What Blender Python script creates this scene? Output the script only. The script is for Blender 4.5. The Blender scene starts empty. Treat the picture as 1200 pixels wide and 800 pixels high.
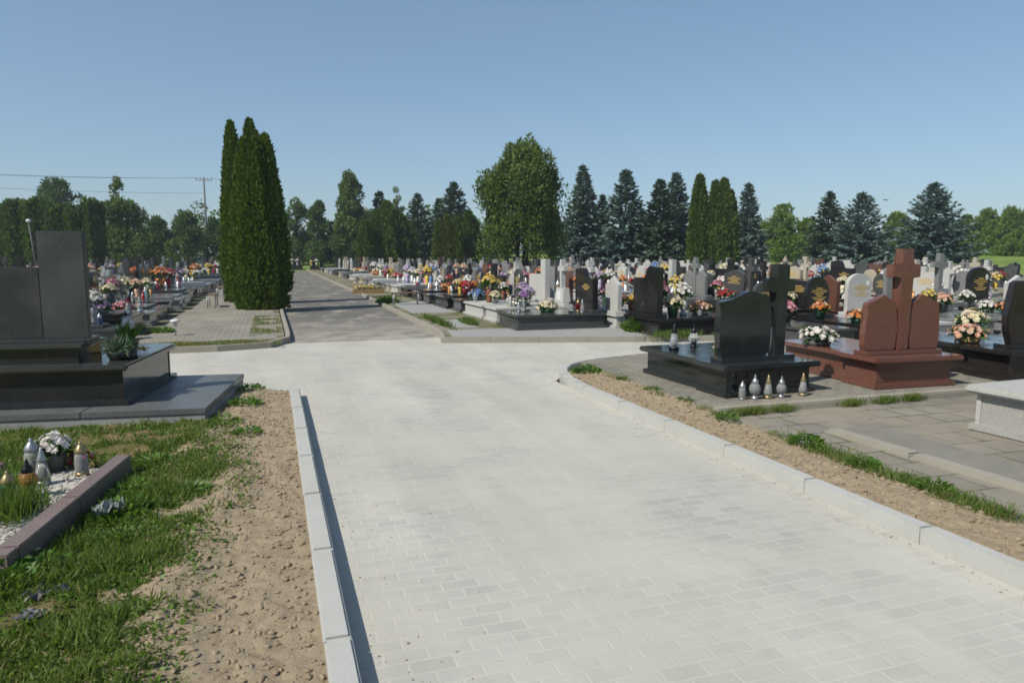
import bpy, bmesh, math, random
import numpy as np
from mathutils import Vector, noise as mnoise
rnd = random.Random(7); npr = np.random.default_rng(7)
R = math.radians; PI = math.pi
sc = bpy.context.scene; COL = sc.collection

# ------------------------------------------------------------------ camera
CAM_H = 1.76; YAW = R(18.64); FPX = 830.0; PITCH = math.atan(100/FPX)
cd = bpy.data.cameras.new('camera'); cam = bpy.data.objects.new('camera', cd); COL.objects.link(cam)
cam.location = (0, 0, CAM_H); cam.rotation_euler = (PI/2 - PITCH, 0, -YAW)
cd.sensor_width = 36; cd.lens = 36*FPX/1200; cd.clip_end = 3000; cd.clip_start = .05
sc.camera = cam

def at(px, z):                    # ground point Z metres ahead of the lens, in the direction of photo column px
    lat = (px-600)/FPX*z
    return (lat*math.cos(YAW)+z*math.sin(YAW), -lat*math.sin(YAW)+z*math.cos(YAW))
def hgt(py, z): return CAM_H + (300-py)/FPX*z

# ------------------------------------------------------------------ light
SUN_EL = R(47); LDIR = Vector((.93, .37, -math.tan(SUN_EL))).normalized()
w = bpy.data.worlds.new('World'); sc.world = w; w.use_nodes = True
nt = w.node_tree; bg = nt.nodes['Background']
sky = nt.nodes.new('ShaderNodeTexSky'); sky.sky_type = 'NISHITA'; sky.sun_disc = False
sky.sun_elevation = SUN_EL; sky.sun_rotation = math.atan2(-LDIR.x, -LDIR.y) % (2*PI)
sky.air_density = 1.0; sky.dust_density = .75; sky.ozone_density = 3.0; sky.altitude = 100
ga = nt.nodes.new('ShaderNodeGamma'); ga.inputs[1].default_value = .65; nt.links.new(sky.outputs[0], ga.inputs[0])
tn = nt.nodes.new('ShaderNodeMix'); tn.data_type = 'RGBA'; tn.blend_type = 'MULTIPLY'; tn.inputs[0].default_value = 1; tn.inputs[7].default_value = (1.21, 1.40, 1.54, 1)
nt.links.new(ga.outputs[0], tn.inputs[6]); nt.links.new(tn.outputs[2], bg.inputs[0]); bg.inputs[1].default_value = .135
sd = bpy.data.lights.new('sun', 'SUN'); sd.energy = 5.0; sd.angle = R(.5); sd.color = (1, .95, .84)
so = bpy.data.objects.new('sun', sd); COL.objects.link(so); so.rotation_euler = LDIR.to_track_quat('-Z', 'Y').to_euler()
sc.view_settings.view_transform = 'Standard'; sc.view_settings.look = 'None'
sc.view_settings.exposure = 0; sc.view_settings.gamma = 1
sc.cycles.max_bounces = 6; sc.cycles.transparent_max_bounces = 6; sc.cycles.transmission_bounces = 4
sc.cycles.caustics_reflective = False; sc.cycles.caustics_refractive = False
sc.cycles.use_denoising = True; sc.cycles.filter_width = 1.7

# ------------------------------------------------------------------ materials
class NT:
    def __init__(s, name):
        s.m = bpy.data.materials.new(name); s.m.use_nodes = True; s.t = s.m.node_tree
        s.b = s.t.nodes['Principled BSDF']; s.o = s.t.nodes['Material Output']
    def n(s, typ, **kw):
        nd = s.t.nodes.new('ShaderNode'+typ)
        for k, v in kw.items():
            if k.startswith('i_'):
                key = k[2:]; key = int(key) if key.isdigit() else key.replace('_', ' ')
                if hasattr(v, 'is_output') or isinstance(v, bpy.types.NodeSocket): s.t.links.new(v, nd.inputs[key])
                else: nd.inputs[key].default_value = v
            else: setattr(nd, k, v)
        return nd
    def link(s, a, b): s.t.links.new(a, b)
    def coord(s, kind='Object'): return s.n('TexCoord').outputs[kind]
    def noise(s, vec, scale, detail=4, rough=.6): return s.n('TexNoise', i_Vector=vec, i_Scale=scale, i_Detail=detail, i_Roughness=rough).outputs['Fac']
    def ramp(s, fac, *stops):
        r = s.n('ValToRGB', i_Fac=fac).color_ramp; nd = s.t.nodes[-1]
        while len(r.elements) < len(stops): r.elements.new(.5)
        for e, (p, c) in zip(r.elements, stops): e.position = p; e.color = (c, c, c, 1) if not hasattr(c, '__len__') else (*c, 1)
        return nd.outputs['Color']
    def mix(s, fac, a, b, blend='MIX'):
        nd = s.t.nodes.new('ShaderNodeMix'); nd.data_type = 'RGBA'; nd.blend_type = blend
        for i, v in ((0, fac), (6, a), (7, b)):
            if isinstance(v, bpy.types.NodeSocket): s.t.links.new(v, nd.inputs[i])
            elif i and len(v) == 3: nd.inputs[i].default_value = (*v, 1)
            else: nd.inputs[i].default_value = v
        return nd.outputs[2]
    def bump(s, h, strength=.3, dist=.01):
        b = s.n('Bump', i_Height=h, i_Strength=strength, i_Distance=dist); s.link(b.outputs[0], s.b.inputs['Normal']); return b
    def base(s, c, rough=.7, spec=.3):
        if isinstance(c, bpy.types.NodeSocket): s.link(c, s.b.inputs['Base Color'])
        else: s.b.inputs['Base Color'].default_value = (*c, 1)
        if isinstance(rough, bpy.types.NodeSocket): s.link(rough, s.b.inputs['Roughness'])
        else: s.b.inputs['Roughness'].default_value = rough
        s.b.inputs['Specular IOR Level'].default_value = spec
        return s.m

def m_stone(name, rough, spec, grain, amp, dust=.12):
    k = NT(name); oc = k.n('ObjectInfo').outputs['Color']; v = k.coord()
    vo = k.n('TexVoronoi', i_Vector=v, i_Scale=grain).outputs['Color']
    sp = k.n('SeparateColor', i_0=vo).outputs[0]
    c = k.mix(k.ramp(sp, (.25, 0), (.85, 1)), k.mix(1, oc, (1-amp,)*3, 'MULTIPLY'), k.mix(1, oc, (1+amp*1.6,)*3, 'MULTIPLY'))
    d = k.ramp(k.noise(v, 2.3, 5, .65), (.42, 0), (.8, 1))
    c = k.mix(k.mix(1, d, (dust,)*3, 'MULTIPLY'), c, (.33, .30, .26))
    r = k.n('MapRange', i_Value=d, i_3=rough, i_4=min(1, rough+.22)).outputs[0]
    return k.base(c, r, spec)
M = {}
M['granite'] = m_stone('polished_granite', .09, .5, 260, .35, .035)
M['granite_far'] = m_stone('granite_far', .3, .45, 120, .2)
M['honed'] = m_stone('honed_granite', .34, .4, 240, .3, .10)
M['terrazzo'] = m_stone('terrazzo', .62, .3, 190, .17, .3)
M['concrete_stone'] = m_stone('cast_stone', .8, .2, 60, .12, .3)

def m_plain(name, col, rough=.5, metal=0, spec=.4):
    k = NT(name); v = k.coord()
    c = k.mix(k.noise(v, 14, 4), tuple(x*.75 for x in col), tuple(min(1, x*1.2) for x in col))
    k.b.inputs['Metallic'].default_value = metal
    return k.base(c, rough, spec)
def m_objcol(name, rough=.5, spec=.4, metal=0):
    k = NT(name); oc = k.n('ObjectInfo').outputs['Color']; v = k.coord()
    k.b.inputs['Metallic'].default_value = metal
    return k.base(k.mix(k.noise(v, 30, 3), k.mix(1, oc, (.8,)*3, 'MULTIPLY'), oc), rough, spec)
M['metal'] = m_plain('painted_metal', (.35, .36, .37), .45, .6)
M['wood'] = m_plain('weathered_wood', (.16, .11, .07), .8)
M['bark'] = m_plain('bark', (.05, .042, .034), .95, 0, .1)
M['pole'] = m_plain('concrete_pole', (.13, .13, .125), .85)
M['wire'] = m_plain('wire', (.05, .05, .055), .6, .3)
M['obj'] = m_objcol('tinted_paint')
M['gilt'] = m_objcol('gilded_letters', .45, .5)
M['lid'] = m_objcol('lantern_metal', .35, .5, .7)

def m_glass():
    k = NT('lantern_glass'); oc = k.n('ObjectInfo').outputs['Color']; v = k.coord()
    k.b.inputs['Transmission Weight'].default_value = .8; k.b.inputs['IOR'].default_value = 1.25
    return k.base(oc, .06, .5)
M['glass'] = m_glass()
M['glass_far'] = m_objcol('lantern_glass_far', .2, .6)

def m_leaf(name, col, var=.45, trans=.3, rough=.55, hue=None, patch=1.3):
    k = NT(name); v = k.coord()
    rp = k.n('NewGeometry').outputs['Random Per Island']
    hi = hue or (col[0]*1.5, col[1]*1.25, col[2]*.8)
    c = k.mix(rp, tuple(x*(1-var) for x in col), tuple(x*(1+var) for x in col))
    c = k.mix(k.ramp(k.noise(v, patch, 3), (.35, 0), (.7, .75)), c, hi)
    ri = k.n('ObjectInfo').outputs['Random']
    c = k.mix(k.mix(1, ri, (.5,)*3, 'MULTIPLY'), c, k.mix(1, c, (.62, .8, .8), 'MULTIPLY'))
    k.base(c, rough, .25)
    tr = k.n('BsdfTranslucent', i_Color=k.mix(1, c, (1.25, 1.3, .6), 'MULTIPLY'))
    mx = k.n('MixShader', i_0=trans, i_1=k.b.outputs[0], i_2=tr.outputs[0]); k.link(mx.outputs[0], k.o.inputs[0])
    return k.m
M['arbor'] = m_leaf('arborvitae_spray', (.072, .122, .016), .55, .25, .6, (.13, .17, .022), 1.6)
M['arbor_yellow'] = m_leaf('golden_arborvitae_spray', (.10, .14, .02), .4, .25, .6, (.15, .17, .03), .8)
M['thuja_old'] = m_leaf('old_thuja_spray', (.08, .13, .022), .55, .25, .6, (.14, .18, .036), .5)
M['spruce_dark'] = m_leaf('dark_spruce_needle', (.065, .105, .06), .5, .18, .6, (.095, .14, .08), .5)
M['spruce_blue'] = m_leaf('blue_spruce_needle', (.115, .165, .15), .45, .18, .6, (.18, .235, .215), .5)
M['leaf_dark'] = m_leaf('dark_leaf', (.072, .122, .028), .55, .35, .5, (.115, .165, .04), .25)
M['leaf_mid'] = m_leaf('mid_leaf', (.098, .152, .034), .55, .38, .5, (.145, .195, .05), .25)
M['leaf_light'] = m_leaf('light_leaf', (.14, .21, .035), .45, .42, .5, (.19, .25, .055), .25)
M['grass'] = m_leaf('grass_blade', (.105, .165, .03), .55, .4, .5, (.19, .215, .06), .9)
M['dry_grass'] = m_leaf('dry_grass_blade', (.26, .20, .085), .4, .3, .6, (.30, .25, .11), 2)
M['weed'] = m_leaf('weed_leaf', (.09, .17, .035), .45, .35, .45, None, 2)
M['flower_leaf'] = m_leaf('bouquet_leaf', (.045, .105, .03), .6, .25, .4, None, 9)

def m_petal():
    k = NT('petal'); oc = k.n('ObjectInfo').outputs['Color']
    rp = k.n('NewGeometry').outputs['Random Per Island']
    c = k.mix(k.ramp(rp, (.68, 0), (.72, .75)), oc, (.78, .72, .6))
    c = k.mix(k.n('Math', operation='MULTIPLY', i_0=rp, i_1=.9).outputs[0], c, k.mix(1, c, (.75, .7, .75), 'MULTIPLY'))
    k.base(c, .6, .2)
    tr = k.n('BsdfTranslucent', i_Color=c)
    mx = k.n('MixShader', i_0=.3, i_1=k.b.outputs[0], i_2=tr.outputs[0]); k.link(mx.outputs[0], k.o.inputs[0])
    return k.m
M['petal'] = m_petal()

def m_pavers(name, bw, bh, cols, joint, sand, sandamt, rot=0, rough=.85, bstr=.35, grass=None, mort=.012, cover=.78, bigs=.9):
    k = NT(name); v = k.coord()
    mp = k.n('Mapping', i_Vector=v); mp.inputs['Rotation'].default_value = (0, 0, rot)
    wob = k.n('TexNoise', i_Vector=v, i_Scale=3.0).outputs['Color']
    vv = k.n('VectorMath', operation='MULTIPLY_ADD', i_0=wob, i_1=(.012, .012, 0), i_2=mp.outputs[0]).outputs[0]
    br = k.n('TexBrick', i_Vector=vv, i_Scale=1.0); br.offset = .5
    br.inputs['Color1'].default_value = (*cols[0], 1); br.inputs['Color2'].default_value = (*cols[1], 1); br.inputs['Mortar'].default_value = (*joint, 1)
    br.inputs['Mortar Size'].default_value = mort; br.inputs['Mortar Smooth'].default_value = .6; br.inputs['Bias'].default_value = 0
    br.inputs['Brick Width'].default_value = bw; br.inputs['Row Height'].default_value = bh
    big = k.noise(v, bigs, 7, .68); fine = k.noise(v, 120, 4, .7)
    c = k.mix(k.ramp(big, (.36, 0), (.58, 1)), br.outputs['Color'], k.mix(cover, br.outputs['Color'], sand))
    c = k.mix(sandamt, c, sand)
    c = k.mix(1, c, k.ramp(fine, (.2, .8), (.8, 1.12)), 'MULTIPLY')
    c = k.mix(1, c, k.ramp(k.noise(v, .33, 3), (.3, .9), (.7, 1.06)), 'MULTIPLY')
    lm = k.n('Mapping', i_Vector=v); lm.inputs['Scale'].default_value = (1.5, .16, 1)
    c = k.mix(1, c, k.ramp(k.noise(lm.outputs[0], 1.0, 5, .6), (.3, .87), (.7, 1.05)), 'MULTIPLY')
    st = k.noise(v, 6.5, 6, .75)
    c = k.mix(k.ramp(st, (.66, 0), (.8, .35)), c, tuple(x*.6 for x in cols[0]))
    if grass:
        gm = k.ramp(k.n('Math', operation='MULTIPLY', i_0=br.outputs['Fac'], i_1=k.ramp(k.noise(v, 1.1, 3), (.45, 0), (.6, 1))).outputs[0], (.4, 0), (.8, .9))
        c = k.mix(gm, c, grass)
    h = k.n('Math', operation='MULTIPLY_ADD', i_0=br.outputs['Fac'], i_1=-.8, i_2=k.n('Math', operation='MULTIPLY', i_0=fine, i_1=.5).outputs[0]).outputs[0]
    k.bump(h, bstr, .006)
    return k.base(c, rough, .2)
M['paver_new'] = m_pavers('dusty_new_pavers', .2, .1, ((.345, .342, .322), (.43, .423, .393)), (.475, .458, .41), (.48, .458, .395), .2, bstr=.2, cover=.84, bigs=.85, mort=.009)
M['paver_old'] = m_pavers('old_pavers', .25, .25, ((.20, .19, .17), (.265, .25, .22)), (.12, .105, .085), (.29, .26, .21), .1, 0, .9, .5, (.09, .10, .03), .018)
M['tile_old'] = m_pavers('old_concrete_tiles', .35, .35, ((.165, .155, .135), (.235, .22, .19)), (.08, .07, .05), (.29, .255, .20), .08, .03, .9, .5, (.07, .09, .025), .016)
M['brick_old'] = m_pavers('small_old_pavers', .22, .11, ((.19, .18, .16), (.25, .235, .205)), (.09, .08, .06), (.29, .26, .21), .08, .02, .9, .5, (.08, .09, .03), .014)

def m_asphalt():
    k = NT('worn_asphalt'); v = k.coord()
    c = k.mix(k.noise(v, 90, 4, .8), (.085, .082, .077), (.145, .14, .13))
    sep = k.n('SeparateXYZ', i_0=v)
    st = k.n('Mapping', i_Vector=v); st.inputs['Scale'].default_value = (1.1, .55, 1)
    c = k.mix(k.ramp(k.noise(st.outputs[0], 1.1, 6, .7), (.5, 0), (.72, .8)), c, (.40, .35, .28))
    near = k.n('MapRange', i_Value=sep.outputs[1], i_1=14.5, i_2=21.0, i_3=.7, i_4=.06).outputs[0]
    c = k.mix(k.n('Math', operation='MULTIPLY', i_0=near, i_1=k.ramp(k.noise(v, 1.7, 5, .7), (.35, .25), (.6, 1))).outputs[0], c, (.44, .40, .33))
    k.bump(k.noise(v, 140, 3), .4, .006)
    return k.base(c, .92, .15)
M['asphalt'] = m_asphalt()
def m_soil(name, a, b, c3, green=None, gs=.8, edge=None):
    k = NT(name); v = k.coord()
    c = k.mix(k.ramp(k.noise(v, 9, 7, .75), (.3, 0), (.7, 1)), a, b)
    c = k.mix(k.ramp(k.noise(v, .8, 4), (.45, 0), (.7, .8)), c, c3)
    c = k.mix(1, c, k.ramp(k.noise(v, 75, 4, .8), (.2, .72), (.8, 1.22)), 'MULTIPLY')
    if green: c = k.mix(k.ramp(k.noise(v, gs, 5, .7), (.42, 0), (.6, 1)), c, green)
    if edge:
        x = k.n('SeparateXYZ', i_0=v).outputs[0]
        q = k.n('MapRange', i_Value=k.n('Math', operation='MULTIPLY_ADD', i_0=k.noise(v, 4, 5, .7), i_1=.5, i_2=x).outputs[0], i_1=edge[0]+.34, i_2=edge[0]+.12).outputs[0]
        c = k.mix(q, c, edge[1])
    k.bump(k.noise(v, 55, 5, .8), .7, .012)
    return k.base(c, .97, .08)
M['soil'] = m_soil('dry_clay_soil', (.25, .195, .13), (.345, .28, .195), (.30, .236, .16))
M['soil_mixed'] = m_soil('soil_into_turf', (.25, .195, .13), (.345, .28, .195), (.30, .236, .16), None, .8, (-.86, (.15, .12, .055)))
M['turf_soil'] = m_soil('turf_soil', (.16, .115, .06), (.26, .185, .105), (.2, .125, .05), (.07, .085, .025), 1.6)
M['plot'] = m_soil('plot_ground', (.19, .165, .13), (.29, .255, .205), (.25, .215, .165), (.09, .10, .035), .9)
M['field'] = m_soil('field', (.13, .19, .04), (.19, .25, .06), (.22, .24, .08), (.10, .17, .03), .12)
M['gravel'] = m_soil('white_gravel', (.38, .35, .30), (.62, .60, .54), (.5, .46, .4))
def m_kerb(name, a, b):
    k = NT(name); v = k.coord()
    c = k.mix(k.noise(v, 4, 6, .7), a, b)
    c = k.mix(k.ramp(k.noise(v, 1.6, 7, .75), (.5, 0), (.75, .55)), c, (b[0]*.78, b[1]*.72, b[2]*.62))
    c = k.mix(k.ramp(k.noise(v, 23, 4, .7), (.62, 0), (.78, .5)), c, (.2, .17, .13))
    c = k.mix(1, c, k.ramp(k.noise(v, 160, 3, .8), (.25, .82), (.8, 1.12)), 'MULTIPLY')
    k.bump(k.noise(v, 130, 3), .25, .004)
    return k.base(c, .85, .2)
M['kerb'] = m_kerb('new_kerb', (.37, .372, .35), (.46, .45, .42))
M['kerb_old'] = m_kerb('old_kerb', (.24, .22, .185), (.36, .33, .275))
M['flag_old'] = m_kerb('worn_flag', (.15, .142, .125), (.26, .245, .21))
M['apron'] = m_kerb('concrete_apron', (.25, .25, .24), (.33, .325, .31))

# ------------------------------------------------------------------ mesh helpers
class MB:
    """one bmesh that becomes one mesh object"""
    def __init__(s): s.bm = bmesh.new(); s.mi = 0
    def _tag(s, faces):
        for f in faces: f.material_index = s.mi
    def box(s, x0, x1, y0, y1, z0, z1, bev=0, taper=0):
        vs = []
        for z, t in ((z0, 0), (z1, taper)):
            for x, y in ((x0+t, y0+t), (x1-t, y0+t), (x1-t, y1-t), (x0+t, y1-t)): vs.append(s.bm.verts.new((x, y, z)))
        F = [s.bm.faces.new([vs[i] for i in q]) for q in ((3, 2, 1, 0), (4, 5, 6, 7), (0, 1, 5, 4), (1, 2, 6, 5), (2, 3, 7, 6), (3, 0, 4, 7))]
        s._tag(F)
        if bev: s.bevel({e for f in F for e in f.edges}, bev)
        return s
    def bevel(s, edges, b, seg=2):
        r = bmesh.ops.bevel(s.bm, geom=list(edges), offset=b, segments=seg, affect='EDGES', clamp_overlap=True)
        s._tag(r['faces'])
    def prism(s, poly, y0, y1, bev=0):               # outline in x,z extruded along y
        a = [s.bm.verts.new((x, y0, z)) for x, z in poly]; b = [s.bm.verts.new((x, y1, z)) for x, z in poly]; n = len(poly)
        F = [s.bm.faces.new(a), s.bm.faces.new(b[::-1])] + [s.bm.faces.new((a[i], b[i], b[(i+1) % n], a[(i+1) % n])) for i in range(n)]
        s._tag(F)
        if bev: s.bevel({e for f in F[:2] for e in f.edges}, bev, 2)
        return s
    def flat(s, poly, z0, z1, bev=0):                # outline in x,y extruded along z
        a = [s.bm.verts.new((x, y, z0)) for x, y in poly]; b = [s.bm.verts.new((x, y, z1)) for x, y in poly]; n = len(poly)
        F = [s.bm.faces.new(b), s.bm.faces.new(a[::-1])] + [s.bm.faces.new((a[i], a[(i+1) % n], b[(i+1) % n], b[i])) for i in range(n)]
        s._tag(F)
        if bev: s.bevel(set(F[0].edges), bev)
        return s
    def lathe(s, prof, seg=14, c=(0, 0, 0)):
        rings = []
        for r, z in prof:
            if r < 1e-5: rings.append([s.bm.verts.new((c[0], c[1], c[2]+z))])
            else: rings.append([s.bm.verts.new((c[0]+r*math.cos(2*PI*i/seg), c[1]+r*math.sin(2*PI*i/seg), c[2]+z)) for i in range(seg)])
        F = []
        for A, B in zip(rings, rings[1:]):
            for i in range(seg):
                j = (i+1) % seg
                q = [A[i % len(A)], A[j % len(A)], B[j % len(B)], B[i % len(B)]]; q = list(dict.fromkeys(q))
                if len(q) > 2: F.append(s.bm.faces.new(q))
        for f in F: f.smooth = True
        s._tag(F); return s
    def tube(s, pts, rad, seg=8):
        pts = [Vector(p) for p in pts]; rads = rad if hasattr(rad, '__len__') else [rad]*len(pts); rings = []
        for i, p in enumerate(pts):
            d = (pts[min(i+1, len(pts)-1)] - pts[max(i-1, 0)]).normalized()
            u = d.cross(Vector((0, 0, 1)) if abs(d.z) < .9 else Vector((1, 0, 0))).normalized(); v = d.cross(u)
            rings.append([s.bm.verts.new(p+rads[i]*(u*math.cos(2*PI*k/seg)+v*math.sin(2*PI*k/seg))) for k in range(seg)])
        F = [s.bm.faces.new((A[k], A[(k+1) % seg], B[(k+1) % seg], B[k])) for A, B in zip(rings, rings[1:]) for k in range(seg)]
        F += [s.bm.faces.new(rings[0][::-1]), s.bm.faces.new(rings[-1])]
        for f in F: f.smooth = True
        s._tag(F); return s
    def head(s, c, r, n, petals=6):                   # a flower head: petals round one centre
        c = Vector(c); n = Vector(n).normalized(); u = n.orthogonal().normalized(); v = n.cross(u)
        o = s.bm.verts.new(c - n*r*.25); a0 = rnd.random()*6; F = []
        for k in range(petals):
            a = a0+2*PI*k/petals; d = .42*2*PI/petals*1.6
            P = lambda q, m, hh: s.bm.verts.new(c+(u*math.cos(q)+v*math.sin(q))*r*m+n*r*hh)
            F.append(s.bm.faces.new((o, P(a-d, .7, .12), P(a, 1.0, .1+.3*rnd.random()), P(a+d, .7, .12))))
        s._tag(F); return s
    def leaf(s, c, d, L, W):
        c = Vector(c); d = Vector(d).normalized(); u = d.cross(Vector((rnd.uniform(-1, 1), rnd.uniform(-1, 1), 1))).normalized()
        s._tag([s.bm.faces.new([s.bm.verts.new(p) for p in (c, c+d*L*.5+u*W*.5, c+d*L-Vector((0, 0, L*.15)), c+d*L*.5-u*W*.5)])])
        return s
    def blob(s, c, r, sub=1, jit=.2, sq=1):
        g = bmesh.ops.create_icosphere(s.bm, subdivisions=sub, radius=r)
        for q in g['verts']:
            q.co *= 1+rnd.uniform(-jit, jit); q.co.z *= sq; q.co += Vector(c)
        s._tag({f for q in g['verts'] for f in q.link_faces}); return s
    def build(s, name, mats, parent=None, color=None):
        me = bpy.data.meshes.new(name); bmesh.ops.recalc_face_normals(s.bm, faces=s.bm.faces); s.bm.to_mesh(me); s.bm.free()
        return link(name, me, mats, parent, color)
def link(name, me, mats, parent=None, color=None):
    for m in (mats if isinstance(mats, (list, tuple)) else [mats]): me.materials.append(M[m] if isinstance(m, str) else m)
    o = bpy.data.objects.new(name, me); COL.objects.link(o)
    if parent: o.parent = parent
    if color: o.color = (*color, 1)
    return o
def quads(name, V, mats, parent=None, color=None, faces=None):
    """mesh straight from arrays: V is (n*4,3) and every four vertices are a face"""
    V = np.asarray(V, dtype=np.float32).reshape(-1, 3); n = len(V)//4
    me = bpy.data.meshes.new(name); me.vertices.add(len(V)); me.vertices.foreach_set('co', V.ravel())
    me.loops.add(n*4); me.loops.foreach_set('vertex_index', np.arange(n*4, dtype=np.int32))
    me.polygons.add(n); me.polygons.foreach_set('loop_start', np.arange(0, n*4, 4, dtype=np.int32)); me.polygons.foreach_set('loop_total', np.full(n, 4, np.int32))
    me.update(); me.validate()
    return link(name, me, mats, parent, color)
def unit(a): return a/np.maximum(np.linalg.norm(a, axis=-1, keepdims=True), 1e-6)
def leaves(Cn, D, L, W, twist=None):
    D = unit(D); N = npr.normal(size=D.shape) if twist is None else twist
    S = unit(np.cross(D, N)); L = np.asarray(L).reshape(-1, 1); W = np.asarray(W).reshape(-1, 1)
    return np.stack([Cn, Cn+D*L*.45+S*W*.5, Cn+D*L, Cn+D*L*.45-S*W*.5], 1).reshape(-1, 3)

def tag(o, label=None, cat=None, group=None, kind=None):
    if label: o['label'] = label
    if cat: o['category'] = cat
    if group: o['group'] = group
    if kind: o['kind'] = kind
    return o
def empty(name, loc=(0, 0, 0), rz=0):
    o = bpy.data.objects.new(name, None); COL.objects.link(o); o.location = loc; o.rotation_euler = (0, 0, rz); o.empty_display_size = .2
    return o
def dup(o, parent=None, colors=None):
    c = o.copy(); COL.objects.link(c); c.parent = parent
    if colors:
        st = o.name.split('.')[0]
        if st in colors: c.color = (*colors[st], 1)
    for ch in CH.get(o.name, ()): dup(ch, c, colors)
    return c
CH = {}
def register(root):
    def rec(o):
        CH[o.name] = list(o.children)
        for c in o.children: rec(c)
    rec(root)
STRUCT = lambda o: tag(o, kind='structure')

# ------------------------------------------------------------------ ground, roads
def sheet(name, poly, z, mat, thick=.05): return STRUCT(MB().flat(poly, z-thick, z).build(name, mat))
def fbm(x, y, s, oct=4):
    return mnoise.fractal(Vector((x*s, y*s, 3.7)), 1.0, 2.0, oct)

g = MB(); NX, NY = 90, 90
xs = np.linspace(-300, 420, NX); ys = np.linspace(-60, 560, NY); vv = []
for y in ys:
    row = []
    for x in xs:
        d = math.hypot(x, y)
        rise = 0
        if d > 80: rise = min(2.15, (d-80)*.06) if x > 14 else min(.8, max(0, d-84)*.03)
        row.append(g.bm.verts.new((x, y, -.12+rise)))
    vv.append(row)
for j in range(NY-1):
    for i in range(NX-1): g.bm.faces.new((vv[j][i], vv[j][i+1], vv[j+1][i+1], vv[j+1][i])).smooth = True
STRUCT(g.build('ground', 'field'))

ISL_L = [(-60, 14.3), (-1.75, 14.22), (-.92, 14.2), (-.3, 14.32), (.0, 14.6), (.17, 15.1), (.2, 15.9), (.16, 22), (.1, 108), (-60, 108)]
ISL_R = [(3.3, 14.12), (5.3, 13.52), (7.36, 12.93), (9.6, 12.45), (120, 12.2), (120, 86), (4.2, 108), (3.9, 54), (3.86, 31), (3.72, 24.6), (3.62, 16.2), (3.45, 14.5)]
NEAR_R = [(3.82, -3), (3.82, 8.1), (3.88, 8.9), (4.04, 9.55), (4.28, 10.05), (4.65, 10.42), (5.1, 10.62), (6.35, 10.95), (60, 11.1), (60, -3)]
sheet('paving', [(-60, 9.6), (-1.0, 9.6), (.27, 9.6), (.27, -4), (3.75, -4), (3.75, 9.2), (4.5, 10.3), (6.3, 10.8), (60, 10.9), (60, 12.6), (7.4, 13.1), (3.5, 14.35), (3.7, 15.0), (.2, 14.9), (-.1, 14.6), (-60, 14.5)], 0, 'paver_new', .06)
sheet('asphalt_road', [(.0, 14.2), (3.9, 14.2), (3.8, 24), (3.95, 40), (4.3, 112), (.0, 112)], -.006, 'asphalt', .05)
sheet('plot_ground_beyond', [(x, y) for x, y in ISL_R], .085, 'plot', .2)
sheet('plot_ground_walk', ISL_L, .085, 'plot', .2)
sheet('walk', [(-2.55, 15.15), (.05, 15.15), (.04, 21.3), (-.4, 40), (-2.2, 60), (-2.5, 60)], .091, 'paver_old', .02)
sheet('apron', [(3.5, 14.28), (7.36, 13.12), (7.9, 13.6), (7.75, 15.6), (3.72, 15.6)], .093, 'apron', .02)
sheet('path_slab', [(3.95, 16.1), (4.6, 16.1), (4.6, 18.2), (3.85, 18.2)], .092, 'apron', .02)
sheet('path_patch', [(3.9, 20.6), (5.2, 20.6), (5.2, 26.2), (3.95, 26.2)], .092, 'apron', .02)
sheet('pavement_near', [(4.5, 6.43), (4.55, 10.2), (5.2, 10.5), (6.4, 10.85), (40, 10.95), (40, 6.43)], .1, 'brick_old', .12)
sheet('pavement_low', [(4.4, -3), (4.46, 6.42), (40, 6.42), (40, -3)], .045, 'tile_old', .12)
sheet('ground_bed', [(3.80, -3), (4.6, -3), (4.6, 10.2), (4.3, 9.9), (3.9, 8.8)], .02, 'soil', .1)

def kerb_line(name, pts, width, z, mat, seglen=1.0, depth=.2, joint=.006, bev=.012):
    """kerbstones set end to end along a line; the line is the road side, the stone lies to its left"""
    P = [Vector((*p, 0)) for p in pts]; L = [0]
    for a, b in zip(P, P[1:]): L.append(L[-1]+(b-a).length)
    def pos(s):
        for i in range(len(P)-1):
            if s <= L[i+1] or i == len(P)-2: return P[i].lerp(P[i+1], (s-L[i])/(L[i+1]-L[i]))
    b = MB(); s = 0
    while s < L[-1]-.05:
        e = min(s+seglen, L[-1]); p, q = pos(s+joint/2), pos(e-joint/2); d = (q-p).normalized(); n = Vector((-d.y, d.x, 0))*width
        dz = rnd.uniform(-.002, .002); jj = n*rnd.uniform(-.015, .015)
        b.flat([(*(p+jj).xy,), (*(q+jj).xy,), (*(q+n+jj).xy,), (*(p+n+jj).xy,)], -depth, z+dz, bev)
        s = e
    return STRUCT(b.build(name, mat))
kerb_line('kerb', [(.27, -3), (.27, 9.2)], .12, .112, 'kerb')
kerb_line('kerb', [(3.70, 8.15), (3.70, -3)][::1], .12, .112, 'kerb')
kerb_line('kerb', [(6.35, 10.82), (5.1, 10.5), (4.58, 10.28), (4.18, 9.95), (3.92, 9.5), (3.76, 8.85), (3.70, 8.15)], .12, .112, 'kerb', .33)
kerb_line('kerb', [(-14, 14.1), (-1.75, 14.1), (-.92, 14.07), (-.22, 14.2), (.12, 14.5), (.3, 15.05), (.33, 15.9), (.29, 22), (.24, 60)], .1, .115, 'kerb_old')
kerb_line('kerb', [(4.05, 100), (3.8, 54), (3.74, 31), (3.6, 24.6), (3.50, 16.2), (3.34, 14.4), (3.24, 14.2), (3.22, 14.02), (5.28, 13.42), (7.34, 12.83), (9.6, 12.35), (14, 12.2)], .1, .115, 'kerb_old')
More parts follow.
